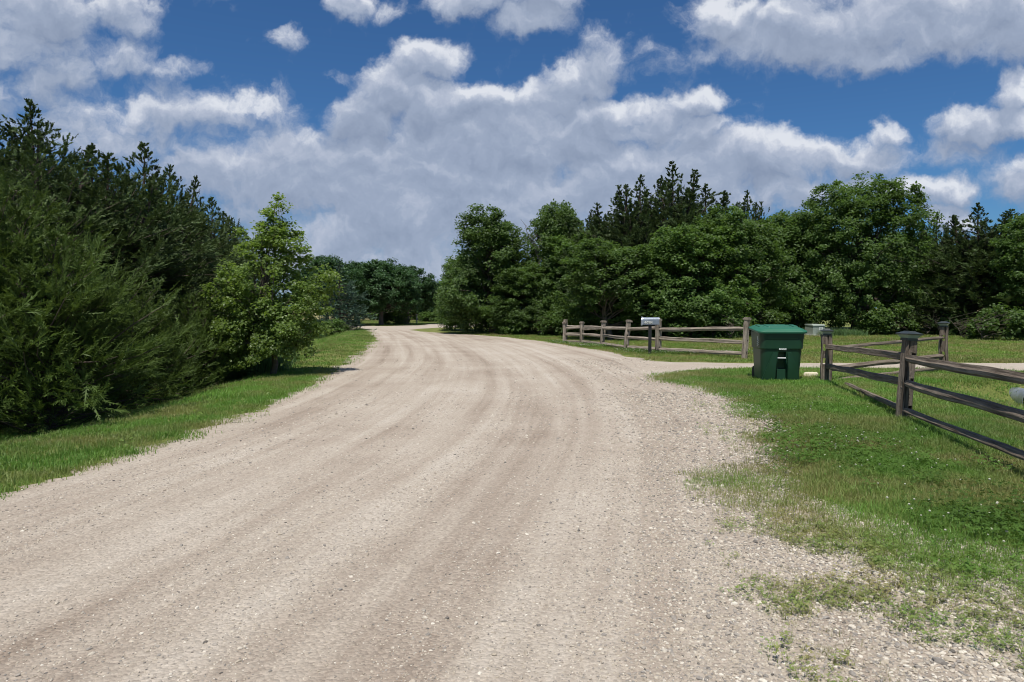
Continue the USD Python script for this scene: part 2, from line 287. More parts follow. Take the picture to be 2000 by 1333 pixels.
GRAVEL_TONES = [(0.0, (.30, .245, .19)), (0.35, (.42, .35, .275)), (0.7, (.53, .455, .37)), (1.0, (.62, .55, .46))]
def gravel(name, tracks):
    nd = {"g": ("geometry", {}), "a": ("attribute", {"attribute": "st"}), "mp": ("mapping", {"scale": (1.5, 0.045, 1.0)}), "ns": ("noise_texture", {"scale": 1.5, "detail": 7.0, "roughness": 0.62, "distortion": 0.3}),
          "nb": ("noise_texture", {"scale": 0.55, "detail": 5.0, "roughness": 0.6}), "nf": ("noise_texture", {"scale": 38.0, "detail": 6.0, "roughness": 0.72}), "vo": ("voronoi_texture", {"scale": 62.0, "randomness": 1.0}),
          "vo2": ("voronoi_texture", {"scale": 27.0, "randomness": 1.0}),
          "s": ("math", {"math_type": "multiply_add", "value2": 0.80 if tracks else 0.0, "value3": 0.10 if tracks else 0.53}), "s2": ("math", {"math_type": "multiply_add", "value2": 0.38}), "s3": ("math", {"math_type": "multiply_add", "value2": 0.22}),
          "r": ("rgb_ramp", {"ramp": [(0.60, (.222, .172, .130)), (0.70, (.312, .256, .203)), (0.82, (.380, .324, .262)), (0.96, (.445, .392, .328))]}),
          "cell": ("rgb_to_bw", {}), "cm": ("map_range", {"range_type": "linear", "from_min": 0.0, "from_max": 1.0, "to_min": 0.78, "to_max": 1.22}),
          "h": ("hsv", {"hue": 0.5, "saturation": 0.95, "fac": 1.0}),
          "bh": ("math", {"math_type": "multiply_add", "value2": -0.7}), "b": ("bump", {"strength": 0.75, "distance": 0.014}), "p": ("principled_bsdf", {"roughness": 0.95, "specular_ior_level": 0.15})}
    lk = [("a.vector", "mp.vector"), ("mp.vector", "ns.vector"), ("g.position", "nb.vector"), ("g.position", "nf.vector"), ("g.position", "vo.vector"), ("g.position", "vo2.vector"),
          ("ns.fac", "s.value1"), ("nb.fac", "s2.value1"), ("s.value", "s2.value3"), ("nf.fac", "s3.value1"), ("s2.value", "s3.value3"), ("s3.value", "r.fac"),
          ("vo.color", "cell.color"), ("cell.val", "cm.value"), ("cm.result", "h.value"), ("r.color", "h.color"), ("h.color", "p.base_color"),
          ("vo.distance", "bh.value1"), ("nf.fac", "bh.value3"), ("bh.value", "b.height"), ("b.normal", "p.normal")]
    return mat(name, nd, lk, "p.BSDF")
gravel("road_gravel", True)
gravel("drive_gravel", False)
mat("soil_turf", {"g": ("geometry", {}), "n": ("noise_texture", {"scale": 0.9, "detail": 6.0, "roughness": 0.65}), "nf": ("noise_texture", {"scale": 22.0, "detail": 5.0, "roughness": 0.7}), "mx": ("math", {"math_type": "multiply_add", "value2": 0.5}),
                  "hf": ("math", {"math_type": "multiply", "value2": 0.5}),
                  "r": ("rgb_ramp", {"ramp": [(0.36, (.085, .11, .030)), (0.48, (.13, .155, .042)), (0.56, (.18, .185, .065)), (0.66, (.26, .215, .12))]}),
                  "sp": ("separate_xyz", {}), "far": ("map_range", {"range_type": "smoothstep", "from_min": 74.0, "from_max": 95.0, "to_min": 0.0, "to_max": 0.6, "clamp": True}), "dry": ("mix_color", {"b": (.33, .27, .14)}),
                  "b": ("bump", {"strength": 0.6, "distance": 0.03}), "p": ("principled_bsdf", {"roughness": 0.95, "specular_ior_level": 0.1})},
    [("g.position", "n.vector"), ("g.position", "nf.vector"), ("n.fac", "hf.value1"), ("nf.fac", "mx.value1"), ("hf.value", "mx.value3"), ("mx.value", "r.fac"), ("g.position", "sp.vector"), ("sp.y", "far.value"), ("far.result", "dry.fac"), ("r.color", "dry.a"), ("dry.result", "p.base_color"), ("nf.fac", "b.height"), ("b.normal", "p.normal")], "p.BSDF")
def stone_mat(name, stops):
    return mat(name, {"oi": ("object_info", {}), "g": ("geometry", {}), "tc": ("texture_coordinate", {}), "n": ("noise_texture", {"scale": 2.0, "detail": 4.0}), "r": ("rgb_ramp", {"ramp": stops}), "nm": ("map_range", {"range_type": "linear", "from_min": 0.3, "from_max": 0.7, "to_min": 0.82, "to_max": 1.15}), "h": ("hsv", {"hue": 0.5, "saturation": 1.0, "fac": 1.0}), "p": ("principled_bsdf", {"roughness": 0.9, "specular_ior_level": 0.2})},
               [("oi.random", "r.fac"), ("tc.object", "n.vector"), ("n.fac", "nm.value"), ("nm.result", "h.value"), ("r.color", "h.color"), ("h.color", "p.base_color")], "p.BSDF")
stone_mat("gravel_stone", [(0.0, (.12, .108, .095)), (0.05, (.20, .182, .16)), (0.20, (.29, .265, .235)), (0.5, (.37, .318, .25)), (0.8, (.46, .405, .33)), (1.0, (.60, .555, .475))])
plain("limestone", (.60, .54, .40), .9, var=.15, scale=8, bump=.5)
plain("cart_green", (.009, .044, .021), .42, var=.12, scale=3.0, bump=.05, bscale=120)
plain("lid_green", (.020, .120, .068), .48, var=.10, scale=3.0, bump=.05, bscale=120)
plain("cart_shadow_plastic", (.008, .035, .022), .5)
plain("white_print", (.62, .64, .62), .6, var=.05)
plain("steel_bar", (.70, .70, .70), .45, metal=.3, var=.1)
plain("rubber", (.02, .02, .02), .8)
plain("galvanised", (.40, .43, .48), .45, metal=.75, var=.18, scale=14.0)
plain("mailbox_side", (.20, .235, .28), .55, metal=.35, var=.2, scale=12.0)
plain("black_paint", (.012, .012, .014), .5, var=.2)
plain("digit_black", (.01, .01, .01), .6)
plain("utility_green", (.27, .31, .27), .6, var=.1)
plain("cap_black", (.030, .036, .034), .42, var=.2)
plain("cap_lens", (.22, .25, .20), .25, var=.15)
plain("dark_blue", (.010, .018, .045), .5)
plain("pale_post", (.42, .40, .36), .8)

# ------------------------------------------------------------------ ground, road, drive
def axis(segs):
    out = []
    for a, b, step in segs:
        out.append(np.arange(a, b, step))
    return np.concatenate(out + [[segs[-1][1]]])
gx = axis([(-600, -120, 60), (-120, -40, 10), (-40, -18, 1.2), (-18, 18, .25), (18, 40, 1.2), (40, 120, 10), (120, 600, 60)])
gy = axis([(-60, -8, 4), (-8, 26, .25), (26, 60, .6), (60, 120, 4), (120, 700, 40)])
X, Y = np.meshgrid(gx, gy)
V = np.stack([X, Y, height(X, Y)], -1).reshape(-1, 3)
i = np.arange(len(gy) - 1)[:, None] * len(gx) + np.arange(len(gx) - 1)[None]
F = np.stack([i, i + 1, i + len(gx) + 1, i + len(gx)], -1).reshape(-1, 4)
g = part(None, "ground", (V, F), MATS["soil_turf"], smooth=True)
props(g, "grassy ground with shallow ditches either side of the gravel road", None, None, "structure")

def sheet(name, xs_l, xs_r, ys, ncol, mat_, dz, label, swap=False):
    """A strip between two edges, as a fine grid with ragged edges; st = metres from the road's left edge, metres along it."""
    t = np.linspace(0, 1, ncol)
    t = np.concatenate([t[:1], t[1:-1] , t[-1:]])
    P, Q = xs_l[:, None] * (1 - t) + xs_r[:, None] * t, np.repeat(ys[:, None], len(t), 1)
    if swap:
        P, Q = Q, P
    edge = np.minimum(t, 1 - t)[None] * np.abs(xs_r - xs_l)[:, None]
    z = height(P, Q) + dz * smoothstep(edge, -0.02, 0.25) + 0.004
    s = across(P, Q)
    v = np.stack([P, Q, z], -1).reshape(-1, 3)
    k = np.arange(len(ys) - 1)[:, None] * len(t) + np.arange(len(t) - 1)[None]
    f = np.stack([k, k + 1, k + len(t) + 1, k + len(t)], -1).reshape(-1, 4)
    if swap:
        f = f[:, ::-1]
    g = usdkit.mesh(stage, numbered("/World", name), (v, f), mat_, smooth=True, uv=np.stack([s, Q], -1).reshape(-1, 2))
    return props(g.GetPrim(), label, None, None, "structure")
ys = np.concatenate([np.arange(-8, 2, .4), np.arange(2, 16, .05), np.arange(16, 30, .12), np.arange(30, 46.4, .2)])
def rag(y, seed, amp):
    y = np.asarray(y, float)
    return amp * ((n2(y, y * 0, 0.5, seed, 2) - .5) * 1.6 + (n2(y, y * 0, 2.2, seed + 9, 3) - .5) * 1.2 + (n2(y, y * 0, 9.0, seed + 19, 2) - .5) * .5)
xl = left_edge(ys) + rag(ys, 3, .58)
xr = np.interp(ys, GRAVEL_R[:, 1], GRAVEL_R[:, 0]) + rag(ys, 7, .6) * (1 - .6 * smoothstep(ys, 18, 30))
sheet("gravel_road", xl, xr, ys, 110, MATS["road_gravel"], .012, "pale gravel road with wheel tracks curving away to the left")
# beyond the bend the road doubles back to the right behind the trees
fx = np.arange(-19.0, 13, .25)
yl = np.interp(fx, [-19, -14, -11.3, -9.2, -7.0, -6.6, -5.6, -4.3, 0, 12], [51, 50.2, 49.0, 46.3, 46.3, 49, 51.5, 53, 56.5, 62]) + rag(fx, 31, .3)
yh = np.interp(fx, [-19, -13.2, -10, -8, -7.6, -6, 0, 12], [55.2, 56, 56.6, 58.5, 63, 69.5, 71, 74]) + rag(fx, 37, .5)
sheet("gravel_road", yl, yh, fx, 40, MATS["drive_gravel"], .016, "far stretch of the gravel road doubling back behind the bend", swap=True)
dx_ = np.arange(2.9, 30, .1)
dl = np.interp(dx_, [2.9, 4.3, 5.9, 8.5, 11.3, 12, 30], [14.4, 16.4, 17.0, 17.1, 16.6, 16.0, 15.6]) + rag(dx_, 41, .25)
dh = np.interp(dx_, [2.9, 4.4, 6.3, 9.8, 14, 30], [20.2, 18.9, 18.5, 18.6, 18.5, 18.2]) + rag(dx_, 43, .25)
sheet("gravel_drive", dl, dh, dx_, 24, MATS["drive_gravel"], .018, "narrow gravel drive leaving the road between the two fences", swap=True)

# ------------------------------------------------------------------ scattered stuff
def scatter(name, label, protos, pos, yaw, scale, idx, tilt=None, kind="stuff", cat_=None):
    """One PointInstancer: protos are (mesh, material, smooth)."""
    path = numbered("/World", name)
    pi = UsdGeom.PointInstancer.Define(stage, path)
    targets = []
    for k, (m, mt, sm) in enumerate(protos):
        q = usdkit.mesh(stage, f"{path}/kinds/kind_{k:03d}", m, mt, smooth=sm)
        targets.append(q.GetPath())
    pi.CreatePrototypesRel().SetTargets(targets)
    pi.CreateProtoIndicesAttr(Vt.IntArray.FromNumpy(np.asarray(idx, np.int32)))
    pi.CreatePositionsAttr(Vt.Vec3fArray.FromNumpy(np.asarray(pos, np.float32)))
    sc = np.asarray(scale, np.float32)
    pi.CreateScalesAttr(Vt.Vec3fArray.FromNumpy(np.repeat(sc[:, None], 3, 1) if sc.ndim == 1 else sc))
    n = len(pos)
    q = np.zeros((n, 4))
    q[:, 0], q[:, 3] = np.cos(np.asarray(yaw) / 2), np.sin(np.asarray(yaw) / 2)
    if tilt is not None:                                   # a lean about a level axis, before the turn
        a = np.asarray(tilt) / 2
        c, s = np.cos(a), np.sin(a)
        q = np.stack([q[:, 0] * c, q[:, 0] * s, q[:, 3] * s, q[:, 3] * c], 1)
    pi.CreateOrientationsAttr(Vt.QuathArray([Gf.Quath(float(r[0]), Gf.Vec3h(float(r[1]), float(r[2]), float(r[3]))) for r in q]))
    return props(pi.GetPrim(), label, cat_, None, kind)
def stone(seed, flat):
    r = np.random.default_rng(seed)
    m = trimesh.creation.icosphere(1 if seed % 2 else 1)
    v = np.array(m.vertices)
    v = v * (1 + .55 * (meshkit.noise(v * 1.3 + seed * 7.1, seed) - .5))[:, None]
    for _ in range(5):                                     # broken faces
        d = unit(r.normal(size=3)); lim = r.uniform(.5, .8)
        o = v @ d - lim
        v = v - np.where(o > 0, o, 0)[:, None] * d
    v *= [1.0, r.uniform(.65, .95), flat]
    return v, np.array(m.faces)
stones = [(stone(s, f), MATS["gravel_stone"], 35) for s, f in ((1, .55), (2, .45), (3, .65), (4, .5), (5, .7), (6, .4), (7, .6))]
rng = np.random.default_rng(11)
def wedge(n, d0, d1, half=.80):
    """n random points of the ground ahead between two distances, even per square metre."""
    d = np.sqrt(rng.uniform(d0 ** 2, d1 ** 2, n)); return rng.uniform(-half, half, n) * d, d
def road_z(x, y):
    return height(x, y) + .016
sx, sy, ss = [], [], []
for d0, d1, n, lo, hi in ((2.4, 4.2, 66000, .0032, .0120), (4.2, 7.0, 74000, .0045, .0155), (7.0, 12.0, 60000, .008, .023), (12, 20, 22000, .011, .028)):
    x, y = wedge(n, d0, d1)
    s = across(x, y)
    shoulder = smoothstep(s, 5.0, 6.2)                     # loose stone right of the wheel tracks
    line = np.clip((n2(s * 1.3, y * .06, 1.6, 51, 4) - .42) * 5, 0, 1)      # windrows between the tracks
    dens = np.clip(.05 + .22 * line + .95 * shoulder * (.55 + .6 * n2(x, y, 1.1, 61)), 0, 1)
    dens = dens * smoothstep(signed(road_poly, x, y) + .35 * (n2(x, y, 2.0, 71) - .5), -.12, .1)
    k = rng.uniform(size=n) < dens
    x, y, s, sh = x[k], y[k], s[k], shoulder[k]
    size = lo + (hi - lo) * rng.beta(1.1, 3.2, len(x)) * (.75 + .5 * sh) + .008 * (rng.uniform(size=len(x)) < .015)
    size = size * (1 + .45 * smoothstep(x, 1.3, 2.1) * (1 - smoothstep(y, 4.0, 5.5)))
    sx.append(x); sy.append(y); ss.append(size)
sx, sy, ss = np.concatenate(sx), np.concatenate(sy), np.concatenate(ss)
scatter("gravel_stones", "loose cream and grey gravel stones strewn over the road", stones, np.stack([sx, sy, road_z(sx, sy) + ss * .12], -1), rng.uniform(0, 6.28, len(sx)), ss, rng.integers(0, len(stones), len(sx)), rng.normal(0, .25, len(sx)))

def tuft(seed, n, spread, h0, h1, width, lean, segs=2):
    """A tuft of bent blades, each blade a strip tapering to a point."""
    r = np.random.default_rng(seed)
    b = np.stack([r.normal(0, spread, n), r.normal(0, spread, n), np.full(n, -.012)], -1)
    a = r.uniform(0, 6.283, n); dirv = np.stack([np.cos(a), np.sin(a), 0 * a], -1); side = np.stack([-np.sin(a), np.cos(a), 0 * a], -1)
    h = r.uniform(h0, h1, n); l = np.abs(r.normal(0, lean, n)) * h; w = r.uniform(.7, 1.3, n) * width
    mid = b + dirv * (l * .35)[:, None] + np.array([0, 0, 1.0]) * (h * .6)[:, None]
    tip = b + dirv * l[:, None] + np.array([0, 0, 1.0]) * (h * (1 - .25 * np.clip(l / h, 0, 1)))[:, None]
    v = np.stack([b - side * w[:, None] / 2, b + side * w[:, None] / 2, mid - side * w[:, None] * .4, mid + side * w[:, None] * .4, tip], 1).reshape(-1, 3)
    o = np.arange(n)[:, None, None] * 5
    f = (o + np.array([[0, 1, 3], [0, 3, 2], [2, 3, 4]])[None]).reshape(-1, 3)
    return v, f
def clover(seed, n, spread):
    r = np.random.default_rng(seed)
    vs, fs = [], []
    for k in range(n):
        c = np.array([r.normal(0, spread), r.normal(0, spread), r.uniform(.03, .085)])
        t = unit(np.array([r.normal(0, .4), r.normal(0, .4), 1.0])); s = unit(np.cross(t, [1, 0, 0])); q = np.cross(t, s)
        a0 = r.uniform(0, 6.28)
        for j in range(3):
            a = a0 + j * 2.094; d = s * math.cos(a) + q * math.sin(a); e = np.cross(t, d); L = r.uniform(.010, .016)
            vs.append(np.array([c, c + d * L * .6 + e * L * .5, c + d * L, c + d * L * .6 - e * L * .5])); fs.append(np.array([[0, 1, 2], [0, 2, 3]]))
    return cat(*zip(vs, fs))
def grass(name, label, poly, protos, d0, d1, n, scale, soft, seed, zoff=0.0, fn=None, half=.80):
    x, y = wedge(n, d0, d1, half)
    sd = signed(poly, x, y)
    dens = smoothstep(sd + soft * 1.6 * (n2(x, y, 1.7, seed) - .5) + soft * .8 * (n2(x, y, 6.0, seed + 3) - .5), -soft * .35, soft * .65)
    if fn is not None:
        dens = dens * fn(x, y, sd)
    k = rng.uniform(size=n) < dens
    x, y = x[k], y[k]
    if not len(x):
        return
    s = scale * rng.uniform(.65, 1.3, len(x)) * (.55 + .75 * n2(x, y, .8, seed + 5))
    scatter(name, label, protos, np.stack([x, y, height(x, y) + zoff], -1), rng.uniform(0, 6.283, len(x)), s, rng.integers(0, len(protos), len(x)), rng.normal(0, .12, len(x)))
G = lambda m: [(tuft(100 + k, 26, .045, .03, .085, .0038, .55), MATS[m], False) for k in range(6)]
mid = lambda m: [(tuft(200 + k, 34, .08, .03, .075, .007, .55), MATS[m], False) for k in range(6)]
far = lambda m: [(tuft(300 + k, 40, .16, .03, .075, .014, .6), MATS[m], False) for k in range(5)]
lush = lambda x, y, sd: smoothstep(sd, .2, 1.4) * (.35 + .65 * smoothstep(n2(x, y, .45, 77), .35, .6))
thin = lambda x, y, sd: 1 - .75 * lush(x, y, sd)
grass("lawn_grass", "short green and straw coloured grass beside the gravel on the right", grass_r_poly, G("lawn_grass"), 2.6, 8.0, 26000, 1.0, .5, 81, fn=thin)
grass("verge_grass", "deeper green grass along the near fence", grass_r_poly, G("verge_grass"), 2.6, 9.0, 34000, 1.35, .4, 83, fn=lush)
grass("verge_grass", "green grass around the green cart and the corner post", grass_r_poly, mid("verge_grass"), 9.0, 17.2, 26000, 1.25, .4, 85)
grass("dry_grass", "thin straw coloured grass in the grass beside the gravel", grass_r_poly, G("dry_grass"), 2.8, 9.0, 9000, .9, .8, 87, fn=thin)
grass("lawn_grass", "mown lawn between the drive and the far trees", lawn_poly, far("lawn_grass"), 18.0, 42.0, 30000, 1.1, .3, 89, half=.82)
grass("verge_grass", "short green grass on the left verge of the road", left_poly, mid("verge_grass"), 4.5, 16.0, 30000, 1.15, .25, 91)
grass("dry_grass", "dry straw coloured grass on the bank left of the road", left_poly, mid("dry_grass"), 6.0, 30.0, 9000, 1.2, .4, 93, fn=lambda x, y, sd: smoothstep(n2(x, y, .35, 95), .42, .6) * smoothstep(sd, .5, 1.5))
grass("verge_grass", "grass on the bank beyond the cottonwood", left_poly, far("verge_grass"), 16.0, 52.0, 20000, 1.0, .3, 97, half=.5)
grass("lawn_grass", "grass under the far trees beyond the bend", far_poly, far("lawn_grass"), 55.0, 80.0, 9000, 1.3, .4, 99, half=.4)

# weeds that have come up through the gravel at the lower right and along the road's edges
weed_zone = Polygon([(1.15, 2.3), (3.6, 2.3), (3.6, 3.6), (2.6, 4.4), (1.75, 5.0), (1.35, 4.4)])
shapely.prepare(weed_zone)
edge_zone = LineString([tuple(p) for p in LEFT[2:]]).buffer(.38)
edge_r_zone = LineString([(3.0, 14.4), (3.4, 12.6), (3.45, 11.5), (3.2, 9.8), (2.8, 8.6), (2.5, 7.4), (2.1, 6.4)]).buffer(.55)
for z_ in (edge_zone, edge_r_zone):
    shapely.prepare(z_)
weeds = [(cat(tuft(400 + k, 14, .03, .02, .07, .004, .8), clover(420 + k, 7, .03)), MATS["lawn_grass" if k % 2 else "verge_grass"], False) for k in range(6)]
clump = lambda x, y, sd: .85 * smoothstep(n2(x, y, 2.6, 121, 4) + .14 * smoothstep(x, 1.5, 2.4), .46, .62)
grass("gravel_weeds", "small weeds coming up through the loose stones at lower right", weed_zone, weeds, 2.3, 5.2, 15000, .62, .3, 123, zoff=.012, fn=clump)
grass("dry_grass", "brown dead weeds among the loose stones at lower right", weed_zone, G("dry_grass"), 2.3, 5.2, 9000, .6, .3, 133, zoff=.008, fn=lambda x, y, sd: .8 * smoothstep(n2(x, y, 2.1, 137, 4), .48, .62))
grass("gravel_weeds", "low weeds along the left edge of the road", edge_zone, weeds, 5.0, 30.0, 11000, 1.6, .2, 125, zoff=.008, fn=lambda x, y, sd: smoothstep(n2(x, y, 1.4, 127), .47, .58))
grass("gravel_weeds", "low weeds creeping into the gravel below the green cart", edge_r_zone, weeds, 5.5, 15.0, 7000, .95, .25, 129, zoff=.008, fn=lambda x, y, sd: smoothstep(n2(x, y, 1.2, 131), .50, .62))
# clover with white heads
def clover_patch(label_l, label_f, spots, per, heads):
    xs, ys_ = [], []
    for (px, py, rx, ry) in spots:
        cx, cy, _ = ground(px, py)
        xs.append(cx + rng.normal(0, rx, per)); ys_.append(cy + rng.normal(0, ry, per))
    x, y = np.concatenate(xs), np.concatenate(ys_)
    k = signed(road_poly, x, y) < .15 if True else None
    k = k | (signed(grass_r_poly, x, y) > 0)
    x, y = x[k], y[k]
    scatter("clover", label_l, [(clover(500 + k, 14, .05), MATS["clover_leaf"], False) for k in range(4)], np.stack([x, y, height(x, y) + .01], -1), rng.uniform(0, 6.28, len(x)), rng.uniform(.9, 1.5, len(x)), rng.integers(0, 4, len(x)))
    h = rng.permutation(len(x))[: int(heads * len(x))]
    x, y = x[h] + rng.normal(0, .05, len(h)), y[h] + rng.normal(0, .05, len(h))
    ball = tri(trimesh.creation.icosphere(1)); hd = ball[0] * [1, 1, .85] * (1 + .25 * (meshkit.noise(ball[0] * 4, 3) - .5))[:, None]
    st = tube([(0, 0, -9), (0, 0, -.5)], .1, 3)
    scatter("clover_flowers", label_f, [((hd, ball[1]), MATS["clover_flower"], True)], np.stack([x, y, height(x, y) + rng.uniform(.07, .12, len(h))], -1), 0 * x, rng.uniform(.005, .009, len(h)) * (1 + .03 * np.clip(y - 5, 0, 30)), np.zeros(len(h), int))
clover_patch("clover leaves in the grass right of the gravel", "white clover heads in the grass right of the gravel",
             [(1560, 860, .4, .5), (1660, 870, .5, .5), (1620, 900, .4, .4), (1960, 1020, .35, .3), (1990, 1050, .3, .25), (1530, 795, .6, .6), (1800, 930, .6, .5)], 70, .38)
clover_patch("clover leaves along the far fence", "white clover heads along the far fence", [(1330, 692, .8, .35), (1420, 692, .8, .35), (1250, 688, .5, .4), (1150, 678, .5, .5), (1080, 672, .5, .5)], 200, .6)
# tall rank grass
def tall(label, spots, per, sc):
    xs, ys_ = [], []
    for (px, py, rx, ry) in spots:
        cx, cy, _ = ground(px, py)
        xs.append(cx + rng.normal(0, rx, per)); ys_.append(cy + rng.normal(0, ry, per))
    x, y = np.concatenate(xs), np.concatenate(ys_)
    scatter("tall_grass", label, [(tuft(600 + k, 26, .07, .22, .55, .010, .55), MATS["tall_grass"], False) for k in range(5)], np.stack([x, y, height(x, y)], -1), rng.uniform(0, 6.28, len(x)), sc * rng.uniform(.7, 1.25, len(x)), rng.integers(0, 5, len(x)), rng.normal(0, .15, len(x)))
tall("tall rank grass growing round the foot of the cottonwood", [(350, 742, .5, .4), (410, 735, .5, .4), (470, 730, .4, .4), (520, 724, .25, .4), (380, 720, .6, .6), (450, 712, .6, .6), (500, 734, .25, .2)], 130, 1.1)
tall("tall grass on the bank below the blue spruce", [(640, 640, .7, 1.0), (665, 636, .6, 1.2), (620, 660, .4, 1.0)], 90, 1.3)
tall("rank grass round the utility box by the trees", [(1560, 655, .5, .3), (1625, 657, .5, .3), (1660, 657, .5, .3)], 60, .8)

# ------------------------------------------------------------------ trees
def leaves(P, N, rng_, size, wide=.42, curl=.12):
    """Folded leaves: a leaf is base, two sides and tip."""
    n = len(P)
    t = unit(np.cross(N, rng_.normal(size=(n, 3)))); s = np.cross(N, t)
    L = (size * rng_.uniform(.65, 1.25, n))[:, None]
    v = np.stack([P, P + t * L * .45 + s * L * wide + N * L * curl, P + t * L - N * L * curl * .5, P + t * L * .45 - s * L * wide + N * L * curl], 1).reshape(-1, 3)
    o = np.arange(n)[:, None, None] * 4
    return v, (o + np.array([[0, 1, 2], [0, 2, 3]])[None]).reshape(-1, 3)
def crooked(a, b, rng_, n=6, amp=.06, sag=0.0):
    a, b = np.asarray(a, float), np.asarray(b, float)
    t = np.linspace(0, 1, n)[:, None]
    L = np.linalg.norm(b - a)
    w = rng_.normal(0, amp * L, (n, 3)) * np.sin(np.pi * t); w[:, 2] += (sag * L * np.sin(np.pi * t))[:, 0]
    return a + (b - a) * t + w
def broadleaf(seed, lobes, base, trunk_r, clumps, per, leaf, mat_leaf, clump_r=.5, bark="bark_grey", low=.3, shell=.45, stems=1, wide=.42, spire=0):
    """trunk mesh, branch mesh, crown mesh of a broad-leaved tree; lobes are ellipsoids (x, y, z, rx, ry, rz), base the height where limbs part."""
    r = np.random.default_rng(seed)
    lob = np.array(lobes, float)
    vol = lob[:, 3] * lob[:, 4] * lob[:, 5]
    k = r.choice(len(lob), clumps, p=vol ** .75 / (vol ** .75).sum())
    d = unit(r.normal(size=(clumps, 3)))
    rad = r.uniform(0, 1, clumps) ** shell
    C = lob[k, :3] + d * lob[k, 3:] * rad[:, None]
    C = C[C[:, 2] > low]
    top = lob[np.argmax(lob[:, 2] + lob[:, 5])]
    trunks, brs = [], []
    for s in range(stems):
        off = np.array([r.normal(0, .25), r.normal(0, .25), 0]) * (stems > 1)
        tip = np.array([top[0], top[1], top[2] + .3 * top[5]]) + off * 2
        path = crooked(off + [0, 0, -.25], tip, r, 8, .025)
        trunks.append(tube(path, trunk_r * (1 - .9 * np.linspace(0, 1, 8) ** .8) * (1.0 if stems == 1 else .7), 8))
        for c in C[r.permutation(len(C))[: 70 // stems]]:
            z0 = np.clip(c[2] * r.uniform(.35, .75), base, tip[2] * .9)
            q = np.interp(z0, path[:, 2], path[:, 0]), np.interp(z0, path[:, 2], path[:, 1]), z0
            rr = trunk_r * .34 * (1 - .7 * z0 / max(tip[2], .1))
            brs.append(tube(crooked(q, c, r, 5, .07, .06), rr * np.array([1, .75, .55, .35, .15]), 4, False))
    m = len(C)
    q = unit(r.normal(size=(m, per, 3))) * (r.uniform(0, 1, (m, per, 1)) ** .5)
    cr = clump_r * r.uniform(.55, 1.35, (m, 1, 1))
    P = (C[:, None] + q * cr * [1.05, 1.05, .72]).reshape(-1, 3)
    ctr = lob[:, :3].mean(0)
    out = unit(P - (ctr - [0, 0, 1.0]))
    N = unit(.55 * out + np.array([0, 0, .55]) + r.normal(0, .55, P.shape) + .3 * q.reshape(-1, 3))
    keep = P[:, 2] > low * .5
    return trunks, cat(*brs), leaves(P[keep], N[keep], r, leaf, wide), MATS[mat_leaf], MATS[bark]
def plant_tree(name, label, cat_, built, loc, rotz=0.0, scale=(1, 1, 1), group=None):
    t = thing(name, label, cat_, loc, rotz, scale, group)
    trunk, br, crown, ml, mb = built
    for q in trunk:
        part(t, "trunk" if len(trunk) < 3 else "stem", q, mb, smooth=True)
    if br is not None:
        part(t, "limbs", br, mb, smooth=True, kind="stuff")
    part(t, "crown", crown, ml)
    return t
